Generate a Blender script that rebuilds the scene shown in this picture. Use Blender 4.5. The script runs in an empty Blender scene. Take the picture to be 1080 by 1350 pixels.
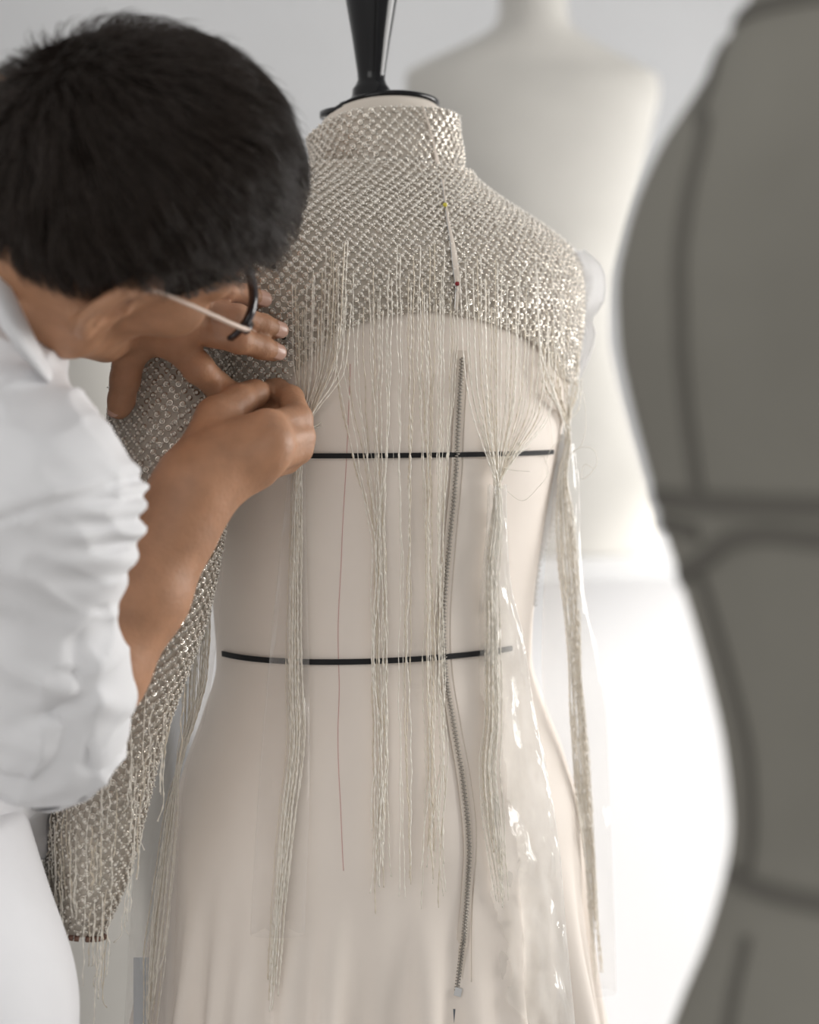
import bpy, math, random
import numpy as np
from mathutils import Matrix, Vector

rng = np.random.default_rng(7)
random.seed(7)
scene = bpy.context.scene
COL = scene.collection

# ------------------------------------------------------------------ camera
FPX = 2500.0            # focal length in pixels of the 1080 x 1350 frame
CAMZ = 1.25             # eye height, metres; the eye level sits on row 540
HOR = 540.0
cam_d = bpy.data.cameras.new('camera')
cam = bpy.data.objects.new('camera', cam_d)
COL.objects.link(cam)
cam.location = (0, 0, CAMZ)
cam.rotation_euler = (math.pi / 2, 0, 0)
cam_d.sensor_fit = 'VERTICAL'
cam_d.sensor_height = 36.0
cam_d.sensor_width = 28.8
cam_d.lens = FPX / 1350.0 * 36.0
cam_d.shift_y = -(675.0 - HOR) / 1350.0
cam_d.clip_start = 0.05
cam_d.dof.use_dof = True
cam_d.dof.focus_distance = 1.37
cam_d.dof.aperture_fstop = 3.1
scene.camera = cam

# ------------------------------------------------------------------ light
world = bpy.data.worlds.new('world')
scene.world = world
world.use_nodes = True
bg = world.node_tree.nodes['Background']
bg.inputs[0].default_value = (1.0, 0.985, 0.965, 1)
bg.inputs[1].default_value = 0.64


def area_light(name, loc, target, sx, sy, power, col):
    d = bpy.data.lights.new(name, 'AREA')
    d.shape = 'RECTANGLE'
    d.size = sx
    d.size_y = sy
    d.energy = power
    d.color = col
    o = bpy.data.objects.new(name, d)
    COL.objects.link(o)
    o.location = loc
    v = Vector(target) - Vector(loc)
    o.rotation_euler = v.to_track_quat('-Z', 'Y').to_euler()
    return o


# daylight entering through the window in the right wall
area_light('window_daylight', (2.02, 2.15, 1.48), (0.2, 2.0, 1.1), 1.6, 1.0, 52, (1.0, 0.985, 0.96))
# low sun slanting through the same window on to the white counter
sd = bpy.data.lights.new('sun', 'SUN')
sd.energy = 4.6
sd.angle = math.radians(4)
sd.color = (1.0, 0.985, 0.965)
sun = bpy.data.objects.new('sun', sd)
COL.objects.link(sun)
sun.rotation_euler = Vector((-1.0, 0.5, -0.6)).to_track_quat('-Z', 'Y').to_euler()
# added soft fill from behind the camera, no window stands there
area_light('camera_side_fill', (-0.9, -2.2, 2.5), (-0.1, 1.6, 1.1), 2.2, 1.6, 24, (1.0, 0.985, 0.965))

scene.view_settings.view_transform = 'Standard'
scene.view_settings.look = 'None'
scene.view_settings.exposure = 0.0
scene.view_settings.gamma = 1.0
scene.view_settings.use_curve_mapping = False


# ------------------------------------------------------------------ helpers
def P(px, py, Y):
    """world point seen at pixel (px, py) at distance Y"""
    return np.array([(px - 540.0) / FPX * Y, Y, CAMZ + (HOR - py) / FPX * Y])


def nrm(v):
    v = np.asarray(v, float)
    return v / (np.linalg.norm(v, axis=-1, keepdims=True) + 1e-12)


def spline(xs, ys, x):
    """smooth (monotone-limited cubic) interpolation of a table"""
    xs = np.asarray(xs, float)
    ys = np.asarray(ys, float)
    if xs[0] > xs[-1]:
        xs, ys = xs[::-1], ys[::-1]
    h = np.diff(xs)
    if ys.ndim == 1:
        ys = ys[:, None]
        flat = True
    else:
        flat = False
    d = np.diff(ys, axis=0) / h[:, None]
    m = np.zeros_like(ys)
    m[1:-1] = np.where(d[1:] * d[:-1] > 0, 2 * d[1:] * d[:-1] / (d[1:] + d[:-1] + 1e-12), 0)
    m[0], m[-1] = d[0], d[-1]
    x = np.clip(np.asarray(x, float), xs[0], xs[-1])
    i = np.clip(np.searchsorted(xs, x) - 1, 0, len(h) - 1)
    t = ((x - xs[i]) / h[i])[..., None]
    hh = h[i][..., None]
    r = ((2*t**3 - 3*t**2 + 1) * ys[i] + (t**3 - 2*t**2 + t) * hh * m[i]
         + (-2*t**3 + 3*t**2) * ys[i+1] + (t**3 - t**2) * hh * m[i+1])
    return r[..., 0] if flat else r


def catmull(pts, n):
    """n points along a smooth curve through pts (evenly spaced by chord)"""
    pts = np.asarray(pts, float)
    L = np.r_[0, np.cumsum(np.linalg.norm(np.diff(pts[:, :3], axis=0), axis=1))]
    m = np.gradient(pts, L, axis=0)
    x = np.linspace(0, L[-1], n)
    i = np.clip(np.searchsorted(L, x) - 1, 0, len(L) - 2)
    h = (L[i+1] - L[i])[:, None]
    t = ((x - L[i])[:, None]) / h
    return ((2*t**3 - 3*t**2 + 1) * pts[i] + (t**3 - 2*t**2 + t) * h * m[i]
            + (-2*t**3 + 3*t**2) * pts[i+1] + (t**3 - t**2) * h * m[i+1])


def mk(name, V, Fc, mat=None, parent=None, smooth=True, kind=None, label=None):
    """one mesh object; V (n,3) world coordinates, Fc list / array of faces"""
    me = bpy.data.meshes.new(name)
    V = np.ascontiguousarray(V, dtype=np.float32)
    if isinstance(Fc, np.ndarray):
        nf, k = Fc.shape
        me.vertices.add(len(V))
        me.vertices.foreach_set('co', V.ravel())
        me.loops.add(nf * k)
        me.loops.foreach_set('vertex_index', np.ascontiguousarray(Fc, dtype=np.int32).ravel())
        me.polygons.add(nf)
        me.polygons.foreach_set('loop_start', np.arange(nf, dtype=np.int32) * k)
        me.update(calc_edges=True)
    else:
        me.from_pydata([tuple(map(float, v)) for v in V], [], [tuple(map(int, f)) for f in Fc])
        me.update()
    me.validate()
    if smooth:
        me.polygons.foreach_set('use_smooth', np.ones(len(me.polygons), dtype=bool))
    if mat is not None:
        me.materials.append(mat)
    o = bpy.data.objects.new(name, me)
    COL.objects.link(o)
    if parent is not None:
        set_parent(o, parent)
    if kind:
        o['kind'] = kind
    if label:
        o['label'] = label
    return o


def set_parent(o, p):
    o.parent = p
    if p.type == 'EMPTY':
        o.matrix_parent_inverse = Matrix.Translation(-Vector(p.location))


def thing(name, label, cat, loc, group=None):
    o = bpy.data.objects.new(name, None)
    COL.objects.link(o)
    o.location = tuple(float(c) for c in loc)
    o.empty_display_size = 0.05
    o['label'] = label
    o['category'] = cat
    if group:
        o['group'] = group
    return o


def tag(o, label, cat, group=None):
    o['label'] = label
    o['category'] = cat
    if group:
        o['group'] = group
    return o


def structure(o):
    o['kind'] = 'structure'
    return o


def grid_faces(n, m, closed=True, off=0):
    """quads of an n x m grid of points; closed wraps the m direction"""
    i = np.arange(n - 1)[:, None]
    mm = m if closed else m - 1
    j = np.arange(mm)[None, :]
    j2 = (j + 1) % m
    f = np.stack([i * m + j, i * m + j2, (i + 1) * m + j2, (i + 1) * m + j], -1)
    return f.reshape(-1, 4) + off


def loft(name, rings, mat, parent=None, closed=True, caps=False, **kw):
    rings = np.asarray(rings, float)
    n, m, _ = rings.shape
    V = rings.reshape(-1, 3)
    F = grid_faces(n, m, closed)
    if caps:
        V = np.vstack([V, rings[0].mean(0), rings[-1].mean(0)])
        Fl = F.tolist()
        a, b = n * m, n * m + 1
        for j in range(m):
            Fl.append((a, (j + 1) % m, j))
            Fl.append((b, (n - 1) * m + j, (n - 1) * m + (j + 1) % m))
        F = Fl
    return mk(name, V, F, mat, parent, **kw)


def frames(path):
    """tangent and two normals along a path, without twist"""
    T = nrm(np.gradient(path, axis=0))
    up = np.array([0, -1.0, 0]) if abs(T[0][1]) < 0.8 else np.array([1.0, 0, 0])
    N = np.zeros_like(T)
    n = nrm(up - T[0] * np.dot(up, T[0]))
    for i, t in enumerate(T):
        n = nrm(n - t * np.dot(n, t))
        N[i] = n
    return T, N, np.cross(T, N)


def tube_rings(path, rad, sides=8, flat=None):
    path = np.asarray(path, float)
    T, N, B = frames(path)
    rad = np.broadcast_to(np.asarray(rad, float), (len(path),))
    a = np.linspace(0, 2 * np.pi, sides, endpoint=False)
    ca, sa = np.cos(a), np.sin(a)
    if flat is not None:
        sa = sa * flat
    return path[:, None] + rad[:, None, None] * (ca[None, :, None] * N[:, None] + sa[None, :, None] * B[:, None])


def tube(name, path, rad, mat, parent=None, sides=8, caps=True, flat=None, **kw):
    return loft(name, tube_rings(path, rad, sides, flat), mat, parent, caps=caps, **kw)


def box(name, lo, hi, mat, parent=None, bevel=0.0, **kw):
    x0, y0, z0 = lo
    x1, y1, z1 = hi
    V = [(x0, y0, z0), (x1, y0, z0), (x1, y1, z0), (x0, y1, z0), (x0, y0, z1), (x1, y0, z1), (x1, y1, z1), (x0, y1, z1)]
    F = [(0, 3, 2, 1), (4, 5, 6, 7), (0, 1, 5, 4), (1, 2, 6, 5), (2, 3, 7, 6), (3, 0, 4, 7)]
    o = mk(name, np.array(V), F, mat, parent, smooth=False, **kw)
    if bevel > 0:
        b = o.modifiers.new('bevel', 'BEVEL')
        b.width = bevel
        b.segments = 3
    return o


def lathe(name, prof, mat, parent=None, axis_o=(0, 0, 0), M=None, sides=40, **kw):
    """prof: list of (radius, height)"""
    a = np.linspace(0, 2 * np.pi, sides, endpoint=False)
    rings = np.array([[(r * np.cos(t), r * np.sin(t), h) for t in a] for r, h in prof])
    if M is not None:
        rings = rings @ np.asarray(M).T
    rings = rings + np.asarray(axis_o, float)
    return loft(name, rings, mat, parent, caps=True, **kw)


def ico(sub=1):
    t = (1 + 5 ** 0.5) / 2
    V = [(-1, t, 0), (1, t, 0), (-1, -t, 0), (1, -t, 0), (0, -1, t), (0, 1, t), (0, -1, -t), (0, 1, -t), (t, 0, -1), (t, 0, 1), (-t, 0, -1), (-t, 0, 1)]
    F = [(0, 11, 5), (0, 5, 1), (0, 1, 7), (0, 7, 10), (0, 10, 11), (1, 5, 9), (5, 11, 4), (11, 10, 2), (10, 7, 6), (7, 1, 8),
         (3, 9, 4), (3, 4, 2), (3, 2, 6), (3, 6, 8), (3, 8, 9), (4, 9, 5), (2, 4, 11), (6, 2, 10), (8, 6, 7), (9, 8, 1)]
    V = [np.array(v, float) / math.sqrt(1 + t * t) for v in V]
    for _ in range(sub):
        mid = {}
        G = []

        def md(a, b):
            k = (min(a, b), max(a, b))
            if k not in mid:
                V.append(nrm(V[a] + V[b]))
                mid[k] = len(V) - 1
            return mid[k]
        for a, b, c in F:
            x, y, z = md(a, b), md(b, c), md(c, a)
            G += [(a, x, z), (b, y, x), (c, z, y), (x, y, z)]
        F = G
    return np.array(V), np.array(F)


ICO0 = ico(0)
ICO1 = ico(1)
ICO2 = ico(2)


def scatter(name, base, pts, scale, mat, parent=None, kind='stuff', frame=None, **kw):
    """many copies of a small mesh joined into one part; frame (n,3,3) orients"""
    bv, bf = base
    pts = np.asarray(pts)
    n = len(pts)
    s = np.broadcast_to(np.asarray(scale, float), (n,))
    if frame is None:
        V = pts[:, None] + bv[None] * s[:, None, None]
    else:
        V = pts[:, None] + np.einsum('kc,ncd->nkd', bv, frame) * s[:, None, None]
    F = bf[None] + (np.arange(n) * len(bv))[:, None, None]
    return mk(name, V.reshape(-1, 3), F.reshape(-1, bf.shape[1]).astype(np.int32), mat, parent, kind=kind, **kw)


# ------------------------------------------------------------------ noise
_perm = np.random.default_rng(3).random((64, 64, 64))


def vnoise(p):
    """smooth value noise in [-1, 1]; p (n,3)"""
    i = np.floor(p).astype(int)
    f = p - i
    f = f * f * (3 - 2 * f)
    r = 0
    for dx in (0, 1):
        for dy in (0, 1):
            for dz in (0, 1):
                w = (f[:, 0] if dx else 1 - f[:, 0]) * (f[:, 1] if dy else 1 - f[:, 1]) * (f[:, 2] if dz else 1 - f[:, 2])
                r = r + w * _perm[(i[:, 0] + dx) & 63, (i[:, 1] + dy) & 63, (i[:, 2] + dz) & 63]
    return r * 2 - 1


# ------------------------------------------------------------------ implicit surfaces
def smin(a, b, k):
    h = np.clip(0.5 + 0.5 * (b - a) / k, 0, 1)
    return b + (a - b) * h - k * h * (1 - h)


def smax(a, b, k):
    return -smin(-a, -b, k)


def cone(p, a, b, ra, rb):
    a = np.asarray(a, float)
    b = np.asarray(b, float)
    ba = b - a
    t = np.clip(((p - a) @ ba) / (ba @ ba), 0, 1)
    return np.linalg.norm(p - a - t[:, None] * ba, axis=1) - (ra + (rb - ra) * t)


def ball(p, c, r):
    return np.linalg.norm(p - np.asarray(c, float), axis=1) - r


def ellip(p, c, r, M=None):
    q = p - np.asarray(c, float)
    if M is not None:
        q = q @ M
    r = np.asarray(r, float)
    k0 = np.linalg.norm(q / r, axis=1)
    k1 = np.linalg.norm(q / (r * r), axis=1) + 1e-9
    return k0 * (k0 - 1) / k1


def mesh_sdf(f, lo, hi, res, levels=4, slack=1.6):
    """octree-refined surface nets of f(p) = 0"""
    lo = np.asarray(lo, float)
    hi = np.asarray(hi, float)
    s = res * 2 ** levels
    n = np.ceil((hi - lo) / s).astype(int)
    idx = np.stack(np.meshgrid(*[np.arange(k) for k in n], indexing='ij'), -1).reshape(-1, 3)
    o8 = np.array([(x, y, z) for x in (0, 1) for y in (0, 1) for z in (0, 1)])

    def ev(c):
        out = np.empty(len(c))
        for i in range(0, len(c), 200000):
            out[i:i + 200000] = f(c[i:i + 200000])
        return out
    for L in range(levels, -1, -1):
        s = res * 2 ** L
        d = ev(lo + (idx + 0.5) * s)
        idx = idx[np.abs(d) < s * 0.87 * slack]
        if L > 0:
            idx = (idx[:, None] * 2 + o8).reshape(-1, 3)
    N = (n * 2 ** levels + 3).astype(np.int64)

    def key(i):
        return (i[..., 0] + 1) + N[0] * ((i[..., 1] + 1) + N[1] * (i[..., 2] + 1).astype(np.int64))
    ci = idx[:, None] + o8
    ck = key(ci)
    uk, first, inv = np.unique(ck.ravel(), return_index=True, return_inverse=True)
    uc = ci.reshape(-1, 3)[first]
    uv = ev(lo + uc * res)
    cv = uv[inv].reshape(-1, 8)
    mixed = (cv.min(1) < 0) & (cv.max(1) >= 0)
    cells = idx[mixed]
    cv = cv[mixed]
    edges = [(a, b) for a in range(8) for b in range(a + 1, 8) if np.abs(o8[a] - o8[b]).sum() == 1]
    acc = np.zeros((len(cells), 3))
    cnt = np.zeros(len(cells))
    for a, b in edges:
        va, vb = cv[:, a], cv[:, b]
        m = (va < 0) != (vb < 0)
        t = np.where(m, va / (va - vb + 1e-15), 0)
        acc += np.where(m[:, None], o8[a] + t[:, None] * (o8[b] - o8[a]), 0)
        cnt += m
    V = lo + (cells + acc / cnt[:, None]) * res
    kk = key(cells)
    order = np.argsort(kk)
    ks = kk[order]

    def find(i):
        k = key(i)
        j = np.clip(np.searchsorted(ks, k), 0, len(ks) - 1)
        return np.where(ks[j] == k, order[j], -1)
    Q = []
    for ax in range(3):
        e = np.zeros(3, int)
        e[ax] = 1
        k2 = key(uc + e)
        j = np.clip(np.searchsorted(uk, k2), 0, len(uk) - 1)
        ok = uk[j] == k2
        m = ok & ((uv < 0) != (uv[j] < 0))
        c = uc[m]
        inside = uv[m] < 0
        u = np.zeros(3, int)
        v = np.zeros(3, int)
        u[(ax + 1) % 3] = 1
        v[(ax + 2) % 3] = 1
        q = np.stack([find(c), find(c - u), find(c - u - v), find(c - v)], 1)
        q[~inside] = q[~inside][:, ::-1]
        Q.append(q[(q >= 0).all(1)])
    return V, np.vstack(Q).astype(np.int32)


# ------------------------------------------------------------------ materials
def new_mat(name, col, rough=0.6, spec=0.5, metal=0.0, **kw):
    m = bpy.data.materials.new(name)
    m.use_nodes = True
    b = m.node_tree.nodes['Principled BSDF']
    b.inputs['Base Color'].default_value = (*col, 1)
    b.inputs['Roughness'].default_value = rough
    b.inputs['Specular IOR Level'].default_value = spec
    b.inputs['Metallic'].default_value = metal
    for k, v in kw.items():
        b.inputs[k.replace('_', ' ')].default_value = v
    return m


def add_noise(m, scale, amount, detail=4.0, bump=0.0, bump_scale=None, bump_dist=0.001, stretch=None, rough_var=0.0):
    """mottle the base colour by +-amount and add fine relief"""
    nt = m.node_tree
    b = nt.nodes['Principled BSDF']
    tc = nt.nodes.new('ShaderNodeTexCoord')
    src = tc.outputs['Object']
    if stretch:
        mp = nt.nodes.new('ShaderNodeMapping')
        mp.inputs['Scale'].default_value = stretch
        nt.links.new(src, mp.inputs[0])
        src = mp.outputs[0]
    n = nt.nodes.new('ShaderNodeTexNoise')
    n.inputs['Scale'].default_value = scale
    n.inputs['Detail'].default_value = detail
    nt.links.new(src, n.inputs['Vector'])
    col = b.inputs['Base Color'].default_value[:3]
    r = nt.nodes.new('ShaderNodeValToRGB')
    r.color_ramp.elements[0].position = 0.3
    r.color_ramp.elements[1].position = 0.7
    r.color_ramp.elements[0].color = (*[c * (1 - amount) for c in col], 1)
    r.color_ramp.elements[1].color = (*[min(1, c * (1 + amount)) for c in col], 1)
    nt.links.new(n.outputs['Fac'], r.inputs[0])
    nt.links.new(r.outputs[0], b.inputs['Base Color'])
    if bump:
        n2 = nt.nodes.new('ShaderNodeTexNoise')
        n2.inputs['Scale'].default_value = bump_scale or scale * 4
        n2.inputs['Detail'].default_value = 3
        nt.links.new(src, n2.inputs['Vector'])
        bp = nt.nodes.new('ShaderNodeBump')
        bp.inputs['Strength'].default_value = bump
        bp.inputs['Distance'].default_value = bump_dist
        nt.links.new(n2.outputs['Fac'], bp.inputs['Height'])
        nt.links.new(bp.outputs[0], b.inputs['Normal'])
    return m


def weave(m, scale=900.0, strength=0.25, dist=0.0004):
    """crossed-thread relief of a plain woven cloth"""
    nt = m.node_tree
    b = nt.nodes['Principled BSDF']
    tc = nt.nodes.new('ShaderNodeTexCoord')
    hs = []
    for d in ('X', 'Z'):
        w = nt.nodes.new('ShaderNodeTexWave')
        w.wave_type = 'BANDS'
        w.bands_direction = d
        w.inputs['Scale'].default_value = scale
        w.inputs['Distortion'].default_value = 1.5
        w.inputs['Detail'].default_value = 1.0
        nt.links.new(tc.outputs['Object'], w.inputs['Vector'])
        hs.append(w)
    a = nt.nodes.new('ShaderNodeMath')
    a.operation = 'ADD'
    nt.links.new(hs[0].outputs['Fac'], a.inputs[0])
    nt.links.new(hs[1].outputs['Fac'], a.inputs[1])
    bp = nt.nodes.new('ShaderNodeBump')
    bp.inputs['Strength'].default_value = strength
    bp.inputs['Distance'].default_value = dist
    nt.links.new(a.outputs[0], bp.inputs['Height'])
    old = b.inputs['Normal'].links
    if old:
        nt.links.new(old[0].from_socket, bp.inputs['Normal'])
    nt.links.new(bp.outputs[0], b.inputs['Normal'])
    return m


def film(name, clear=0.9, milk=(0.93, 0.925, 0.92), rough=0.12, crease=0.35, gloss=0.35):
    """thin clear plastic film: mostly see-through, a little haze, bright creases"""
    m = bpy.data.materials.new(name)
    m.use_nodes = True
    nt = m.node_tree
    nt.nodes.clear()
    out = nt.nodes.new('ShaderNodeOutputMaterial')
    tr = nt.nodes.new('ShaderNodeBsdfTransparent')
    tr.inputs[0].default_value = (0.99, 0.985, 0.98, 1)
    gl = nt.nodes.new('ShaderNodeBsdfGlossy')
    gl.inputs['Roughness'].default_value = rough
    gl.inputs['Color'].default_value = (1, 1, 1, 1)
    df = nt.nodes.new('ShaderNodeBsdfDiffuse')
    df.inputs['Color'].default_value = (*milk, 1)
    tl = nt.nodes.new('ShaderNodeBsdfTranslucent')
    tl.inputs['Color'].default_value = (*milk, 1)
    ad = nt.nodes.new('ShaderNodeMixShader')
    ad.inputs[0].default_value = 0.5
    nt.links.new(df.outputs[0], ad.inputs[1])
    nt.links.new(tl.outputs[0], ad.inputs[2])
    m1 = nt.nodes.new('ShaderNodeMixShader')
    m1.inputs[0].default_value = 1 - clear
    nt.links.new(tr.outputs[0], m1.inputs[1])
    nt.links.new(ad.outputs[0], m1.inputs[2])
    lw = nt.nodes.new('ShaderNodeLayerWeight')
    lw.inputs['Blend'].default_value = 0.22
    mu = nt.nodes.new('ShaderNodeMath')
    mu.operation = 'MULTIPLY'
    mu.inputs[1].default_value = gloss
    nt.links.new(lw.outputs['Fresnel'], mu.inputs[0])
    m2 = nt.nodes.new('ShaderNodeMixShader')
    nt.links.new(mu.outputs[0], m2.inputs[0])
    nt.links.new(m1.outputs[0], m2.inputs[1])
    nt.links.new(gl.outputs[0], m2.inputs[2])
    tc = nt.nodes.new('ShaderNodeTexCoord')
    mp = nt.nodes.new('ShaderNodeMapping')
    mp.inputs['Scale'].default_value = (90, 90, 22)
    nz = nt.nodes.new('ShaderNodeTexNoise')
    nz.inputs['Scale'].default_value = 1.0
    nz.inputs['Detail'].default_value = 3
    nz.inputs['Distortion'].default_value = 1.2
    bp = nt.nodes.new('ShaderNodeBump')
    bp.inputs['Strength'].default_value = crease
    bp.inputs['Distance'].default_value = 0.004
    nt.links.new(tc.outputs['Object'], mp.inputs[0])
    nt.links.new(mp.outputs[0], nz.inputs['Vector'])
    nt.links.new(nz.outputs['Fac'], bp.inputs['Height'])
    for s in (gl, df, lw):
        nt.links.new(bp.outputs[0], s.inputs['Normal'])
    nt.links.new(m2.outputs[0], out.inputs[0])
    return m


M_wall = add_noise(new_mat('wall_paint', (0.57, 0.575, 0.585), 0.9, 0.2), 3, 0.03, bump=0.05, bump_scale=120)
M_floor = add_noise(new_mat('floor_concrete', (0.42, 0.41, 0.40), 0.7), 5, 0.1)
M_white = add_noise(new_mat('white_lacquer', (0.88, 0.88, 0.89), 0.45), 4, 0.02)
M_linen = weave(add_noise(new_mat('cream_linen', (0.66, 0.60, 0.53), 0.9, 0.2), 14, 0.05), 700, 0.2)
M_linen_bg = weave(add_noise(new_mat('ivory_jersey', (0.49, 0.475, 0.445), 0.9, 0.2), 9, 0.04), 500, 0.1)
M_linen_shaded = weave(add_noise(new_mat('shade_darkened_linen', (0.205, 0.197, 0.172), 0.9, 0.2), 9, 0.08), 600, 0.25)  # cream linen of the near form, its shade put into the base colour
M_tape = new_mat('black_tape', (0.012, 0.012, 0.013), 0.7, 0.3)
M_tape_grey = new_mat('charcoal_tape', (0.115, 0.109, 0.096), 0.85, 0.2)
M_black = new_mat('black_lacquer', (0.006, 0.006, 0.007), 0.16, 0.3)
M_metal = new_mat('steel', (0.55, 0.55, 0.55), 0.3, 0.5, 1.0)
M_silk = weave(add_noise(new_mat('ivory_silk', (0.80, 0.725, 0.655), 0.62, 0.3), 10, 0.035, bump=0.05, bump_scale=30, bump_dist=0.004), 1200, 0.12)
M_tulle = add_noise(new_mat('beaded_ground_cloth', (0.54, 0.485, 0.42), 0.7, 0.3), 200, 0.12)
M_pearl = new_mat('pearl', (0.90, 0.85, 0.78), 0.16, 0.7)
M_cup = new_mat('silver_cup_sequin', (0.66, 0.61, 0.54), 0.16, 0.5, 0.85)
M_seed = new_mat('glass_seed_bead', (0.85, 0.82, 0.76), 0.08, 0.9, 0.35)
M_thread = new_mat('ivory_beaded_thread', (0.90, 0.855, 0.77), 0.35, 0.6)
M_thread_g = new_mat('grey_beaded_thread', (0.82, 0.77, 0.68), 0.3, 0.6)
M_pink = new_mat('pink_basting_thread', (0.62, 0.38, 0.36), 0.8)
M_zip = new_mat('zip_metal', (0.36, 0.335, 0.30), 0.3, 0.5, 0.9)
M_ziptape = new_mat('zip_tape', (0.66, 0.585, 0.51), 0.85)
M_skin = new_mat('skin', (0.40, 0.208, 0.118), 0.52, 0.4)
M_nail = new_mat('fingernail', (0.58, 0.36, 0.28), 0.28, 0.5)
M_hair = new_mat('dark_hair', (0.027, 0.017, 0.012), 0.40, 0.42)
M_scalp = new_mat('scalp_hair', (0.009, 0.007, 0.006), 0.9, 0.0)
M_shirt = weave(add_noise(new_mat('white_cotton', (0.74, 0.74, 0.755), 0.85, 0.2), 20, 0.02), 1000, 0.1)
M_trouser = weave(add_noise(new_mat('white_twill', (0.76, 0.76, 0.78), 0.85, 0.2), 20, 0.02), 900, 0.12)
M_acetate = new_mat('dark_acetate', (0.012, 0.006, 0.008), 0.15, 0.6)
M_temple = new_mat('pale_acetate', (0.70, 0.55, 0.46), 0.25, 0.5)
M_lens = film('clear_lens', 0.97, rough=0.02, crease=0.0, gloss=0.6)
M_film = film('clear_film', 0.885, gloss=0.09)
M_film_milk = film('hazy_film', 0.74, milk=(0.88, 0.885, 0.87), crease=0.6, gloss=0.12)
M_organza = film('white_organza', 0.35, milk=(0.95, 0.95, 0.96), rough=0.5, crease=0.2, gloss=0.05)
M_copper = new_mat('copper_brown', (0.20, 0.105, 0.075), 0.35, 0.5, 0.3)
M_blue = new_mat('blue_paper', (0.52, 0.55, 0.59), 0.8)
M_thread_t = new_mat('tan_beaded_thread', (0.72, 0.64, 0.52), 0.3, 0.6)
M_inter = new_mat('white_interfacing', (0.86, 0.86, 0.86), 0.8, 0.2)
M_mole = new_mat('mole', (0.06, 0.025, 0.015), 0.6)

# skin: blotches and fine relief
nt = M_skin.node_tree
add_noise(M_skin, 45, 0.16, detail=6, bump=0.5, bump_scale=330, bump_dist=0.0008)
M_skin.node_tree.nodes['Principled BSDF'].inputs['Subsurface Weight'].default_value = 0.12
M_skin.node_tree.nodes['Principled BSDF'].inputs['Subsurface Radius'].default_value = (0.006, 0.0025, 0.0015)
M_skin.node_tree.nodes['Principled BSDF'].inputs['Subsurface Scale'].default_value = 1.0

# ================================================================== the room
WALLY = 3.75
structure(box('floor', (-2.6, -2.8, -0.05), (2.2, WALLY, 0.0), M_floor))
structure(box('wall_back', (-2.6, WALLY, 0.0), (2.2, WALLY + 0.1, 4.2), M_wall))
# right wall with its window opening
WX = 1.95
wr = structure(bpy.data.objects.new('wall_right', None))
COL.objects.link(wr)
for lo, hi in (((WX, -1.2, 0), (WX + .1, 1.28, 4.2)), ((WX, 3.02, 0), (WX + .1, WALLY, 4.2)),
               ((WX, 1.28, 0), (WX + .1, 3.02, 0.88)), ((WX, 1.28, 2.10), (WX + .1, 3.02, 4.2))):
    box('wall_panel', lo, hi, M_wall, wr)
win = structure(bpy.data.objects.new('window_1', None))
COL.objects.link(win)
for lo, hi in (((WX + .02, 1.28, 0.88), (WX + .07, 1.33, 2.10)), ((WX + .02, 2.97, 0.88), (WX + .07, 3.02, 2.10)),
               ((WX + .02, 1.28, 0.88), (WX + .07, 3.02, 0.93)), ((WX + .02, 1.28, 2.07), (WX + .07, 3.02, 2.10))):
    box('window_frame', lo, hi, M_white, win)
box('window_pane', (WX + .042, 1.32, 0.92), (WX + .045, 2.98, 2.08), M_lens, win)

# white counter carrying the bust in the background
tb = thing('white_counter', 'bright white counter behind the beaded jacket, carrying the headless ivory bust', 'counter', (0.55, 2.9, 0))
TZ = CAMZ - (735 - HOR) / FPX * 2.79
box('counter_top', (-0.278, 2.42, TZ - 0.04), (1.75, 3.42, TZ), M_white, tb)
box('counter_body', (-0.278, 2.42, 0.0), (1.75, 3.42, TZ - 0.04), M_white, tb)


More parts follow.
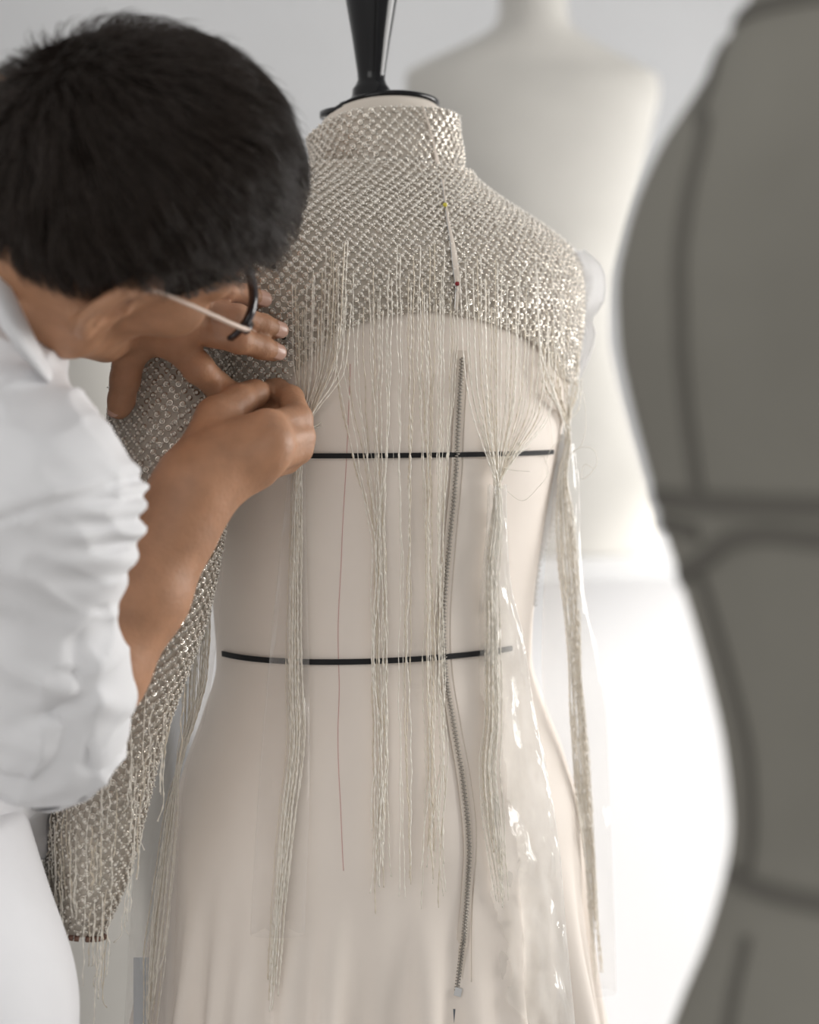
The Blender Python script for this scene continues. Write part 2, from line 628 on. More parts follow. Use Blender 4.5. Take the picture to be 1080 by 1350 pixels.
# ================================================================== dress forms
class Form:
    """a torso as stacked superellipses; phi 0 = its right, -90 deg = its back"""

    def __init__(s, table, centre, theta, e=2.3):
        t = np.array(sorted(table))
        s.z0, s.z1 = t[0, 0], t[-1, 0]
        s.t = t
        s.c = np.array(centre, float)
        s.th = theta
        s.e = 2.0 / e

    def loc(s, phi, z, off=0.0):
        r = spline(s.t[:, 0], s.t[:, 1:], z)
        a, bb, bf, yo, xo = [r[..., i] for i in range(5)]
        c, sn = np.cos(phi), np.sin(phi)
        x = (a + off) * np.sign(c) * np.abs(c) ** s.e
        b = np.where(sn < 0, bb, bf) + off
        y = b * np.sign(sn) * np.abs(sn) ** s.e
        return x + xo, y + yo

    def S(s, phi, z, off=0.0):
        phi, z = np.broadcast_arrays(np.asarray(phi, float), np.asarray(z, float))
        x, y = s.loc(phi, z, off)
        ct, st = math.cos(s.th), math.sin(s.th)
        return np.stack([s.c[0] + x * ct - y * st, s.c[1] + x * st + y * ct, z + 0 * x], -1)

    def normal(s, phi, z, off=0.0):
        e = 1e-3
        du = s.S(phi + e, z, off) - s.S(phi - e, z, off)
        dv = s.S(phi, z + e, off) - s.S(phi, z - e, off)
        return nrm(np.cross(du, dv))

    def zs(s, step=0.004, phi=-0.6, z0=None, z1=None):
        z0 = s.z0 if z0 is None else z0
        z1 = s.z1 if z1 is None else z1
        z = np.linspace(z0, z1, 3000)
        p = s.S(np.full_like(z, phi), z)
        L = np.r_[0, np.cumsum(np.linalg.norm(np.diff(p, axis=0), axis=1))]
        n = int(L[-1] / step) + 2
        return np.interp(np.linspace(0, L[-1], n), L, z)

    def front(s, X, z, off=0.0):
        """nearest depth Y of the surface at world X, height z (camera side)"""
        X, z = np.broadcast_arrays(np.asarray(X, float), np.asarray(z, float))
        out = np.empty(X.shape)
        ph = np.linspace(-math.pi - s.th, -s.th, 120)
        for i in np.ndindex(X.shape):
            q = s.S(ph, np.full_like(ph, np.clip(z[i], s.z0, s.z1)), off)
            out[i] = np.interp(X[i], q[:, 0], q[:, 1])
        return out

    def body(s, name, mat, parent, m=96, step=0.006, **kw):
        z = s.zs(step)
        ph = np.linspace(0, 2 * np.pi, m, endpoint=False)
        return loft(name, s.S(ph[None, :], z[:, None]), mat, parent, caps=True, **kw)

    def band(s, name, pts, width, off, mat, parent, thick=0.0012, **kw):
        """flat tape through (phi, z) points lying on the surface"""
        pts = np.asarray(pts, float)
        n = len(pts)
        mid = s.S(pts[:, 0], pts[:, 1], off)
        nn = s.normal(pts[:, 0], pts[:, 1], off)
        T = nrm(np.gradient(mid, axis=0))
        B = np.cross(nn, T)
        w = width / 2
        rings = np.stack([mid + B * w, mid + B * w + nn * thick, mid - B * w + nn * thick, mid - B * w], 1)
        return loft(name, rings, mat, parent, caps=True, smooth=False, **kw)


def stand(parent, x, y, ztop, base_r=0.22):
    lathe('stand_pole', [(0.016, 0.03), (0.016, ztop)], M_metal, parent, (x, y, 0), sides=20)
    lathe('stand_base', [(base_r, 0.0), (base_r, 0.014), (base_r * 0.85, 0.026), (0.03, 0.034), (0.022, 0.08)], M_black, parent, (x, y, 0), sides=40)


def turned_neck(name, parent, o, scale=1.0, M=None):
    pr = [(0.041, 0.0), (0.041, 0.004), (0.027, 0.0065), (0.0245, 0.0085), (0.0255, 0.011), (0.019, 0.0135), (0.0160, 0.016),
          (0.0153, 0.018), (0.0150, 0.0225), (0.0125, 0.026), (0.0108, 0.030), (0.0112, 0.036), (0.0150, 0.062), (0.0205, 0.094), (0.0235, 0.118),
          (0.0215, 0.128), (0.013, 0.134), (0.004, 0.137)]
    return lathe(name, [(r * scale, h * scale) for r, h in pr], M_black, parent, o, M=M, sides=48)


def zpx(py, Y):
    return CAMZ + (HOR - py) / FPX * Y


# ---- the ivory bust far behind, on the counter
bY = 2.92
b = [  # row, half width px (turned almost square to us), back depth, front depth
    (735, 172, .130, .120), (690, 166, .130, .120), (600, 140, .112, .105), (500, 112, .095, .095), (440, 101, .088, .09), (380, 104, .092, .10),
    (300, 124, .105, .125), (220, 146, .108, .13), (160, 160, .10, .11), (120, 169, .085, .08), (100, 168, .072, .066), (88, 150, .064, .06),
    (68, 108, .058, .055), (48, 68, .055, .052), (34, 50, .054, .05), (10, 44, .052, .05), (-60, 44, .050, .05)]
tab = [(zpx(r, bY), w / FPX * bY, d1, d2, 0.0, 0.0) for r, w, d1, d2 in b]
tab[0] = (TZ + 0.001,) + tab[0][1:]
bg_root = thing('bust_form', 'pale headless ivory bust out of focus on the white counter behind the jacket', 'mannequin', (P(703, 735, bY)[0], bY, TZ))
bust = Form(tab, (P(703, 0, bY)[0], bY), math.radians(6), 2.2)
bust.body('torso', M_linen_bg, bg_root)
turned_neck('neck_knob', bg_root, (P(703, 0, bY)[0], bY, bust.z1), 1.2)

# ---- a second pale form far behind on the left, side-on
lY = 2.55
b = [(1500, 128, .14, .14), (1250, 126, .14, .14), (1100, 118, .13, .13), (900, 100, .11, .11), (760, 90, .10, .10), (640, 100, .11, .11), (540, 108, .11, .12),
     (460, 100, .11, .11), (400, 84, .10, .10), (360, 60, .06, .06), (335, 42, .05, .05), (300, 38, .045, .045)]
tab = [(zpx(r, lY), w / FPX * lY, d1, d2, 0.0, 0.0) for r, w, d1, d2 in b]
lf_root = thing('side_form', 'cream dress form out of focus behind the tailor and the long beaded sleeve', 'mannequin', (P(118, 0, lY)[0], lY, 0))
lform = Form(tab, (P(118, 0, lY)[0], lY), 0.0, 2.1)
lform.body('torso', M_linen_bg, lf_root)
stand(lf_root, P(118, 0, lY)[0], lY, lform.z0 + 0.02, 0.13)

# ---- the big shade-coloured form close to the camera on the right
rY = 0.84
k = rY / FPX
CX = 1235
edge = [(-420, 1118), (-330, 1116), (-260, 1112), (-200, 1105), (-150, 1086), (-60, 1030), (0, 988), (100, 932), (200, 868), (300, 829), (380, 815), (440, 817), (520, 831), (600, 851), (700, 878), (800, 910), (900, 938),
        (1000, 959), (1100, 968), (1150, 962), (1200, 950), (1260, 932), (1350, 896), (1500, 850), (1650, 838)]
tab = [(zpx(r, rY), (CX - x) * k, (CX - x) * k * 0.82, (CX - x) * k * 0.9, 0.0, 0.0) for r, x in edge]
fg_root = thing('tape_marked_form', 'linen dress form with shade in its colour and style tapes, large and blurred at the right edge', 'mannequin', ((CX - 540) * k, rY, 0))
fform = Form(tab, ((CX - 540) * k, rY), 0.0, 2.05)
fform.body('torso', M_linen_shaded, fg_root)
stand(fg_root, (CX - 540) * k, rY, fform.z0 + 0.02)
turned_neck('neck_knob', fg_root, ((CX - 540) * k, rY, fform.z1), 0.9)


def ring_pts(z, p0=-math.pi, p1=0.0, n=60, sag=None):
    ph = np.linspace(p0, p1, n)
    zz = np.full(n, z) if sag is None else z + sag(ph)
    return np.stack([ph, zz], 1)


tw = 0.0078
fform.band('bust_tape', ring_pts(zpx(655, rY)), tw * 1.05, 0.0006, M_tape_grey, fg_root)
fform.band('chest_tape', ring_pts(zpx(26, rY)), tw, 0.0006, M_tape_grey, fg_root)
fform.band('waist_tape', ring_pts(zpx(1148, rY)), tw, 0.0006, M_tape_grey, fg_root)


def ph_at(form, px, py, Y):
    """phi on the camera side of a form where it is seen at column px"""
    z = zpx(py, Y)
    ph = np.linspace(-math.pi - form.th, -form.th, 400)
    q = form.S(ph, np.full_like(ph, z))
    col = 540 + q[:, 0] / q[:, 1] * FPX
    return np.interp(px, col, ph)


def hit(form, px, py, off=0.0):
    """(phi, z) of the form where the photograph shows pixel (px, py)"""
    Y = form.c[1] - 0.1
    for _ in range(6):
        z = np.clip(zpx(py, Y), form.z0, form.z1)
        ph = np.linspace(-math.pi - form.th, -form.th, 400)
        q = form.S(ph, np.full_like(ph, z), off)
        col = 540 + q[:, 0] / q[:, 1] * FPX
        f = np.interp(px, col, ph)
        Y = float(form.S(np.array(f), np.array(z), off)[1])
    return f, z


def form_path(form, pix, n=60, off=0.0):
    q = np.array([hit(form, x, y, off) for x, y in pix])
    return catmull(np.c_[q, 0 * q[:, :1]], n)[:, :2]


fform.band('princess_tape', form_path(fform, [(948, 60), (925, 140), (906, 270), (898, 400), (905, 530), (922, 655)]), tw * .8, 0.0004, M_tape_grey, fg_root)
fform.band('side_tape', form_path(fform, [(925, 760), (955, 860), (985, 980), (992, 1080), (985, 1150)]), tw * .8, 0.0004, M_tape_grey, fg_root)
fform.band('hip_tape', form_path(fform, [(985, 1235), (975, 1280), (962, 1345), (950, 1420)]), tw * .7, 0.0004, M_tape_grey, fg_root)
fform.band('style_tape', form_path(fform, [(893, 764), (930, 738), (968, 711), (1000, 705), (1080, 711), (1180, 716)]), tw * .95, 0.0006, M_tape_grey, fg_root)
fform.band('tape_end', form_path(fform, [(868, 690), (890, 694), (922, 703)], 12), tw * .85, 0.0006, M_tape_grey, fg_root)

# ================================================================== the main dress form
fY = 1.5
TH = math.radians(36)
FC = ((497 - 540) / FPX * fY, fY)
main_tab = [  # z, half width, back, front, forward offset, side offset
    (0.62, .178, .128, .14, 0, 0), (0.764, .176, .127, .135, 0, 0), (0.914, .172, .126, .12, 0, 0), (0.974, .157, .114, .105, 0, 0), (1.016, .139, .102, .10, 0, 0),
    (1.053, .128, .095, .095, 0, 0), (1.10, .131, .097, .10, 0, 0), (1.154, .139, .104, .115, 0, 0), (1.215, .150, .113, .13, 0, 0), (1.274, .164, .116, .125, 0, 0),
    (1.330, .178, .112, .10, 0, 0), (1.362, .181, .100, .08, 0, 0), (1.380, .174, .090, .067, 0, .001), (1.396, .150, .081, .058, 0, .002),
    (1.410, .119, .073, .054, .001, .003), (1.422, .091, .066, .052, .001, .004), (1.434, .070, .060, .052, .002, .005), (1.446, .061, .057, .052, .003, .006), (1.470, .058, .0545, .0525, .003, .006),
    (1.512, .056, .053, .052, .004, .006)]
mform = Form(main_tab, FC, TH, 2.15)
ct, st = math.cos(TH), math.sin(TH)
df_root = thing('dress_form', 'cream linen dress form with a black turned neck knob, wearing the beaded jacket', 'mannequin', (FC[0], FC[1], 0))

# neck plane, tilted down towards the front
TILT = math.tan(math.radians(13.5))


def neck_cut(rings, ph, zc, drop):
    """shear a ring of points along the tilted neck plane"""
    x, y = mform.loc(ph, np.full_like(ph, zc))
    return rings, -(y - mform.loc(np.array([-math.pi / 2]), np.array([zc]))[1][0]) * drop


def neck_ring(zb, off, m=96, tilt=TILT):
    """ring round the neck whose back point is at height zb"""
    ph = np.linspace(0, 2 * np.pi, m, endpoint=False)
    x, y = mform.loc(ph, np.full(m, 1.47), off)
    yb = y.min()
    z = zb - (y - yb) * tilt
    p = mform.S(ph, np.full(m, 1.47), off)
    p[:, 2] = z
    return p


zs = mform.zs(0.006, z1=1.44)
ph = np.linspace(0, 2 * np.pi, 96, endpoint=False)
rings = list(mform.S(ph[None, :], zs[:, None], -0.004 * np.clip((zs[:, None] - 1.40) / 0.035, 0, 1)))
NT = zpx(118, 1.45)     # back of the neck plate
for f in (0.15, 0.3, 0.5, 0.7, 0.85, 1.0):
    rings.append(neck_ring(1.44 + (NT - 0.004 - 1.44) * f, -0.004 - 0.006 * f ** 3, tilt=TILT * f))
rings.append(neck_ring(NT - 0.001, -0.014))
loft('torso', rings, M_linen, df_root, caps=True)
r1 = neck_ring(NT - 0.0012, -0.0140)
r2 = neck_ring(NT + 0.0022, -0.0130)
r3 = neck_ring(NT + 0.0036, -0.018)
loft('neck_plate', np.array([r1, r2, r3]) + np.array([0.002, 0, 0]), M_black, df_root, caps=True)
kc = neck_ring(NT + 0.003, -0.003).mean(0)
turned_neck('neck_knob', df_root, kc + np.array([-0.008, 0, -0.004]), 1.0)
stand(df_root, FC[0], FC[1], 0.66)
DOFF = 0.004   # how far the silk dress stands off the form


def body_ring(form, py_c, off, px0, px1, n=80):
    """(phi, z) of a level ring between two seen columns"""
    f0, z0 = hit(form, 500, py_c, off)
    q0 = hit(form, px0, py_c, off)[0]
    q1 = hit(form, px1, py_c, off)[0]
    return np.stack([np.linspace(q0, q1, n), np.full(n, z0)], 1)


mform.band('bust_tape', body_ring(mform, 600.5, DOFF, 385, 726), 0.0036, DOFF + .0012, M_tape, df_root)
mform.band('waist_tape', body_ring(mform, 871, DOFF, 296.5, 672), 0.0040, DOFF + .0012, M_tape, df_root)

# ================================================================== silk dress under the jacket
dr_root = thing('silk_dress', 'close-fitting ivory silk dress with a metal back zip, on the dress form', 'dress', (FC[0], FC[1], 0.62))


def dress_S(ph, z, off=0.0):
    """silk surface: follows the form, loosens into soft folds below the hip"""
    ph, z = np.broadcast_arrays(np.asarray(ph, float), np.asarray(z, float))
    w = np.clip((0.915 - z) / 0.14, 0, 1.6) ** 1.3
    u = ph * 7.3 + 1.2 * np.sin(ph * 2.3 + 1.0) - (0.9 - z) * 2.0
    f = 0.55 * np.sin(u) + 0.45 * np.sin(ph * 15.7 + (0.9 - z) * 5 + 0.7) + 0.40 * np.sin(ph * 31.0 - z * 6)
    f = 1.1 * np.sign(f) * np.abs(f) ** 0.7
    small = 0.0006 * np.sin(ph * 9 + z * 14) * np.sin(z * 31 + ph * 3)
    o = DOFF + off + small + w * (0.012 * f + 0.0105)
    return mform.S(ph, z, o)


zz = mform.zs(0.004, z0=0.625, z1=1.352)
ph = np.linspace(0, 2 * np.pi, 260, endpoint=False)
loft('dress_body', dress_S(ph[None], zz[:, None]), M_silk, dr_root)

zip_px = [(607, 472), (603, 540), (600, 600), (594, 680), (587, 760), (583, 830), (585, 880), (592, 930), (604, 1000), (613, 1070), (616, 1120), (611, 1190), (604, 1250), (598, 1303)]
zp = form_path(mform, zip_px, 360, DOFF)


def on_dress(pz, off):
    p = dress_S(pz[:, 0], pz[:, 1], off)
    e = 1e-3
    du = dress_S(pz[:, 0] + e, pz[:, 1], off) - dress_S(pz[:, 0] - e, pz[:, 1], off)
    dv = dress_S(pz[:, 0], pz[:, 1] + e, off) - dress_S(pz[:, 0], pz[:, 1] - e, off)
    return p, nrm(np.cross(du, dv))


def strip(name, pz, width, off, mat, parent, thick=0.0005, **kw):
    p, n = on_dress(pz, off)
    T = nrm(np.gradient(p, axis=0))
    B = np.cross(n, T)
    w = (np.broadcast_to(np.asarray(width, float), (len(p),)) / 2)[:, None]
    rings = np.stack([p + B * w, p + B * w + n * thick, p - B * w + n * thick, p - B * w], 1)
    return loft(name, rings, mat, parent, caps=True, smooth=False, **kw)


ext = form_path(mform, [(607, 462)] + zip_px + [(596, 1330), (594, 1365)], 200, DOFF)
strip('zip_tape', ext, 0.0085, 0.0012, M_ziptape, dr_root)
p, n = on_dress(zp, 0.0024)
T = nrm(np.gradient(p, axis=0))
B = np.cross(n, T)
side = np.where(np.arange(len(p)) % 2 == 0, 1, -1)[:, None]
cube = (np.array([(x, y, z) for x in (-1, 1) for y in (-1, 1) for z in (-1, 1)], float) * np.array([0.0012, 0.00040, 0.0006]),
        np.array([(0, 1, 3, 2), (4, 6, 7, 5), (0, 4, 5, 1), (2, 3, 7, 6), (0, 2, 6, 4), (1, 5, 7, 3)]))
scatter('zip_teeth', cube, p + B * side * 0.0006, 1.0, M_zip, dr_root, frame=np.stack([B, T, n], 1), smooth=False)
# bottom stop and the dark end below it
e0 = form_path(mform, [(600, 1299), (598, 1310)], 6, DOFF)
strip('zip_stop', e0, 0.0052, 0.0028, M_metal, dr_root, 0.0016)
e1 = form_path(mform, [(594, 1328), (592, 1352), (590, 1366)], 8, DOFF)
strip('zip_end_label', e1, 0.0036, 0.0026, new_mat('slate_label', (0.10, 0.11, 0.13), .6), dr_root, 0.0004)
# stitched seam beside the zip, pink basting on the princess seam
tube('zip_seam', on_dress(form_path(mform, [(616, 480), (612, 560), (607, 650), (598, 760), (594, 840), (598, 900), (612, 980), (625, 1060), (627, 1130), (618, 1210), (612, 1290)], 120, DOFF), 0.0002)[0], 0.0004, M_ziptape, dr_root, sides=5)
tube('basting_thread', on_dress(form_path(mform, [(462, 480), (459, 560), (455, 640), (450, 740), (446, 850), (446, 950), (449, 1060), (453, 1148)], 120, DOFF), 0.0002)[0], 0.00028, M_pink, dr_root, sides=5)
# white pinked seam allowance standing off the right side
zz = np.linspace(zpx(572, 1.5), zpx(800, 1.5), 120)
rows = []
for i, z in enumerate(zz):
    f = -TH - 0.06
    a = dress_S(np.array(f), np.array(z), 0.0)
    n_ = np.array([0.99, 0.10, 0.0])
    w = 0.0095 * math.sin(math.pi * min(1, (i + 4) / 90.0)) + 0.0015 + (0.0016 if (i // 2) % 2 else 0)
    rows.append([a, a + n_ * w * 0.5 + [0, 0, -0.001], a + n_ * w])
o = loft('pinked_seam_allowance', np.array(rows), M_inter, dr_root, closed=False)
o.modifiers.new('solid', 'SOLIDIFY').thickness = 0.0005

# ================================================================== the beaded jacket
jk_root = thing('beaded_jacket', 'pearl-beaded high-collared jacket with long fringe strands, on the dress form', 'jacket', (FC[0], FC[1] - 0.1, 0.8))
YOFF = 0.0075
DX, DY = 0.0086, 0.0043
BP, BN, SP, SN = [], [], [], []      # pearls and small beads with their normals

# lower edge of the yoke, from where the photograph shows it
edge_px = [(345, 520), (380, 500), (405, 474), (432, 448), (470, 428), (520, 414), (570, 410), (620, 418), (660, 430), (700, 448), (728, 474), (748, 502), (764, 506)]
ee = np.array([hit(mform, x, y, YOFF) for x, y in edge_px])
ph_e = np.r_[ee[0, 0] - 1.2, ee[0, 0] - 0.5, ee[:, 0], ee[-1, 0] + 0.4, ee[-1, 0] + 1.2]
z_e = np.r_[1.29, 1.268, ee[:, 1], ee[-1, 1] + 0.004, 1.30]


def yoke_edge(ph):
    a = (np.asarray(ph) + math.pi / 2 + math.pi) % (2 * math.pi) - math.pi - math.pi / 2
    return np.interp(a, ph_e, z_e, left=1.30, right=1.30)


YTOP = 1.4385
m = 240
ph = np.linspace(-math.pi * 1.5, math.pi * 0.5, m, endpoint=False)
zl = yoke_edge(ph)
zref = mform.zs(0.003, z0=1.24, z1=YTOP)
fr = (zref - zref[0]) / (zref[-1] - zref[0])
Zg = zl[None] + (YTOP - zl[None]) * fr[:, None]
loft('yoke', mform.S(ph[None], Zg, YOFF - 0.0015), M_tulle, jk_root)

zrow = mform.zs(DY / 2, phi=-1.1, z0=1.24, z1=YTOP)[::-1]
CB = -math.pi / 2
for i, z in enumerate(zrow):
    pf = np.linspace(-math.pi * 1.12, 0.18, 700)
    q = mform.S(pf, np.full_like(pf, z), YOFF)
    L = np.r_[0, np.cumsum(np.linalg.norm(np.diff(q, axis=0), axis=1))]
    L0 = np.interp(CB, pf, L)
    pearl = i % 2 == 0
    if pearl:
        s = np.arange(-60, 60) * DX + (DX / 2 if (i // 2) % 2 else 0)
    else:
        s = (np.arange(-120, 120) + 0.5) * DX / 2
    s = s[(s + L0 > 0) & (s + L0 < L[-1])]
    f = np.interp(s + L0, L, pf)
    f = f[(z > yoke_edge(f) + 0.001)]
    zf = np.full_like(f, z) + rng.normal(0, 0.00025, len(f))
    f = f + rng.normal(0, 0.002, len(f))
    (BP if pearl else SP).append(mform.S(f, zf, YOFF))
    (BN if pearl else SN).append(mform.normal(f, zf, YOFF))
# a dense row along the cut edge
f = np.linspace(-math.pi * 1.05, 0.1, 150)
ze = yoke_edge(f) + 0.0005
SP.append(mform.S(f, ze, YOFF))
SN.append(mform.normal(f, ze, YOFF))

# collar: a slightly slack funnel round the neck
CT = zpx(140, 1.45)
CBm = zpx(248, 1.44)


def collar(u, ph):
    u, ph = np.broadcast_arrays(np.asarray(u, float), np.asarray(ph, float))
    zb = CBm + (CT - CBm) * u
    wob = 0.0016 * np.sin(ph * 3 + u * 4) + 0.0012 * np.sin(ph * 5 - u * 6 + 1) + 0.004 * (1 - u) ** 3
    off = 0.0016 + wob - 0.0012 * u
    x, y = mform.loc(ph, np.full(ph.shape, 1.455), off)
    yb = -0.045
    lean = 0.004 * u
    z = zb - (y - yb) * TILT * (0.35 + 0.65 * u)
    p = mform.S(ph, np.full(ph.shape, 1.455), off)
    p[..., 2] = z
    p[..., 0] += -st * lean + 0.0035
    p[..., 1] += ct * lean
    return p


def fnormal(fn, u, v, e=1e-3):
    du = fn(u + e, v) - fn(u - e, v)
    dv = fn(u, v + e) - fn(u, v - e)
    return nrm(np.cross(dv, du))


ph = np.linspace(0, 2 * np.pi, 120, endpoint=False)
us = np.linspace(-0.06, 1, 16)
o = loft('collar', collar(us[:, None], ph[None]), M_tulle, jk_root)
o.modifiers.new('solid', 'SOLIDIFY').thickness = 0.0012
H = CT - CBm
nrow = int(H / (DY / 2))
for i in range(nrow + 1):
    u = i / nrow
    pf = np.linspace(-math.pi * 1.35, math.pi * 0.35, 400)
    q = collar(np.full_like(pf, u), pf)
    L = np.r_[0, np.cumsum(np.linalg.norm(np.diff(q, axis=0), axis=1))]
    L0 = np.interp(CB, pf, L)
    pearl = i % 2 == 0
    s = (np.arange(-40, 40) * DX + (DX / 2 if (i // 2) % 2 else 0)) if pearl else (np.arange(-80, 80) + 0.5) * DX / 2
    s = s[(s + L0 > 0) & (s + L0 < L[-1])]
    f = np.interp(s + L0, L, pf) + rng.normal(0, 0.003, len(s))
    uu = np.full_like(f, u) + rng.normal(0, 0.004, len(f))
    nn = fnormal(collar, uu, f)
    (BP if pearl else SP).append(collar(uu, f) + nn * 0.0006)
    (BN if pearl else SN).append(nn)

# the long sleeve hanging at the left
sl = np.array([(240, 330, 1.405, 56), (240, 400, 1.395, 78), (234, 480, 1.385, 84), (225, 560, 1.375, 84), (217, 640, 1.367, 85), (209, 720, 1.36, 80), (196, 800, 1.355, 74),
               (176, 890, 1.35, 66), (156, 970, 1.345, 61), (134, 1060, 1.34, 60), (115, 1150, 1.335, 54), (104, 1200, 1.333, 44), (100, 1228, 1.332, 36)], float)
slc = np.array([np.r_[P(a, b_, c), d * c / FPX] for a, b_, c, d in sl])
SLV = catmull(slc, 240)
sT, sN, sB = frames(SLV[:, :3])
sL = np.r_[0, np.cumsum(np.linalg.norm(np.diff(SLV[:, :3], axis=0), axis=1))]
LS = sL[-1]


def sleeve(t, ps, off=0.0):
    """t metres along the sleeve, ps angle (0 faces the camera)"""
    t, ps = np.broadcast_arrays(np.asarray(t, float), np.asarray(ps, float))
    tt = np.clip(t, 0, LS)

    def it(A):
        return np.stack([np.interp(tt, sL, A[:, k_]) for k_ in range(A.shape[1])], -1)
    c = it(SLV)
    n_, b_ = nrm(it(sN)), nrm(it(sB))
    slack = 1 + 0.035 * np.sin(ps * 2 + t * 21) + 0.025 * np.sin(ps * 3 - t * 33) * np.sin(t * 17)
    r = (c[..., 3] * slack + off)[..., None]
    return c[..., :3] + r * (np.cos(ps)[..., None] * n_ * 0.85 + np.sin(ps)[..., None] * b_)


ps = np.linspace(0, 2 * np.pi, 72, endpoint=False)
ts = np.linspace(0, LS, 150)
o = loft('sleeve', sleeve(ts[:, None], ps[None], -0.001), M_tulle, jk_root)
nrow = int(LS / (DY / 2))
for i in range(nrow + 1):
    t = i * DY / 2
    pf = np.linspace(-math.pi * 0.72, math.pi * 0.72, 300)
    q = sleeve(np.full_like(pf, t), pf)
    L = np.r_[0, np.cumsum(np.linalg.norm(np.diff(q, axis=0), axis=1))]
    L0 = np.interp(0, pf, L)
    pearl = i % 2 == 0
    s = (np.arange(-30, 30) * DX + (DX / 2 if (i // 2) % 2 else 0)) if pearl else (np.arange(-60, 60) + 0.5) * DX / 2
    s = s[(s + L0 > 0) & (s + L0 < L[-1])]
    f = np.interp(s + L0, L, pf) + rng.normal(0, 0.006, len(s))
    tt = np.full_like(f, t) + rng.normal(0, 0.00025, len(f))
    nn = -fnormal(sleeve, tt, f)
    c = np.stack([np.interp(tt, sL, SLV[:, k_]) for k_ in range(3)], -1)
    pos = sleeve(tt, f)
    nn = np.where((np.sum(nn * (pos - c), 1) < 0)[:, None], -nn, nn)
    (BP if pearl else SP).append(pos)
    (BN if pearl else SN).append(nn)

BP, BN, SP, SN = map(np.vstack, (BP, BN, SP, SN))
keep = rng.random(len(SP)) > 0.2
SP, SN = SP[keep], SN[keep]


def ortho(n):
    a = np.where(np.abs(n[:, 2:3]) > 0.9, np.array([[1.0, 0, 0]]), np.array([[0, 0, 1.0]]))
    x = nrm(np.cross(a, n))
    return np.stack([x, np.cross(n, x), n], 1)


# shallow silver cup under each pearl
a = np.linspace(0, 2 * np.pi, 10, endpoint=False)
cv = np.vstack([np.c_[0.55 * np.cos(a), 0.55 * np.sin(a), 0 * a], np.c_[np.cos(a), np.sin(a), 0 * a + 0.32], np.c_[1.08 * np.cos(a), 1.08 * np.sin(a), 0 * a + 0.12]])
cf = np.vstack([grid_faces(3, 10)])
nj = nrm(BN + rng.normal(0, 0.13, BN.shape))
scatter('cup_sequins', (cv, cf), BP + BN * 0.0002, 0.0022, M_cup, jk_root, frame=ortho(nj))
scatter('pearls', ICO1, BP + BN * 0.0009, 0.00112 * (1 + rng.normal(0, 0.06, len(BP))), M_pearl, jk_root)
scatter('seed_beads', ICO0, SP + SN * 0.0006, 0.00086 * (1 + rng.normal(0, 0.12, len(SP))), M_pearl, jk_root)
jj = rng.permutation(len(SP))[:int(len(SP) * 0.8)]
scatter('glass_beads', ICO0, SP[jj] + SN[jj] * 0.0004 + rng.normal(0, 0.0011, (len(jj), 3)), 0.00072, M_seed, jk_root, smooth=False)

# pale closure at the centre back, running down from the collar
pl = form_path(mform, [(581, 236), (585, 262), (589, 290), (595, 320), (599, 350), (602, 376), (601, 396), (600, 410)], 60, YOFF)
pw = np.interp(np.linspace(0, 1, 60), [0, .2, .45, .62, .75, .85, 1], [.0030, .0022, .0030, .0055, .0060, .0045, .0032])
p = mform.S(pl[:, 0], pl[:, 1], YOFF + 0.0014)
n = mform.normal(pl[:, 0], pl[:, 1], YOFF)
T = nrm(np.gradient(p, axis=0))
B = np.cross(n, T)
w = pw[:, None] / 2
loft('closure_strip', np.stack([p + B * w, p + n * .0009, p - B * w], 1), M_ziptape, jk_root, closed=False)
tube('closure_seam', p - B * w + n * .0004, 0.00035, M_metal, jk_root, sides=5)
us = np.linspace(0.0, 1.0, 30)
fc = np.interp(us, [0, .45, 1], [CB + 0.16, CB + 0.09, CB - 0.03])
p = collar(us, fc)
n = fnormal(collar, us, fc)
p = p + n * 0.0030
T = nrm(np.gradient(p, axis=0))
B = np.cross(n, T)
w = (0.0020 + 0.0030 * np.exp(-((us - 0.25) / 0.2) ** 2))[:, None] / 2
loft('closure_strip', np.stack([p + B * w, p + n * .0008, p - B * w], 1), M_ziptape, jk_root, closed=False)
# dark seam line where collar meets yoke
fl = np.linspace(CB - 0.95, CB + 0.12, 40)
tube('collar_seam', collar(np.full(40, 0.10), fl) + fnormal(collar, np.full(40, 0.1), fl) * 0.0008, 0.0004, M_zip, jk_root, sides=5)

# white organza head of the missing right sleeve
lines = [(330, 768, 770), (340, 767, 781), (352, 767, 793), (365, 768, 798), (380, 768, 799), (395, 768, 797), (408, 768, 789), (414, 768, 783), (422, 768, 781), (438, 768, 785), (455, 768, 783), (470, 767, 778), (485, 765, 772), (500, 762, 765)]
rows = []
for py, a, b_ in lines:
    r = []
    for j in range(9):
        t = j / 8
        Y = 1.545 + 0.020 * math.sin(t * 3.0) + 0.004 * math.sin(py * 0.11 + t * 5)
        r.append(P(a - 14 + (b_ - a + 14) * t, py + 3 * math.sin(t * 6 + py * .05), Y))
    for j in range(8, -1, -1):
        t = j / 8
        r.append(P(a - 14 + (b_ - a + 14) * t, py, 1.575 + 0.012 * math.sin(t * 4.0 + py * .05)))
    rows.append(r)
loft('organza_sleeve_head', np.array(rows), M_organza, jk_root)

# brown beaded edge of the cuff
a = np.linspace(-1.9, 1.9, 20)
q = sleeve(np.full(20, LS), a, 0.001) + np.array([0, 0, -0.001])
for i in range(19):
    if i in (7, 10):
        continue
    A, Bq = q[i], q[i + 1]
    d = (Bq - A) * 0.42
    c = (A + Bq) / 2
    box_ = tube('cuff_bead', np.array([c - d, c + d]), 0.0021, M_copper, jk_root, sides=6)

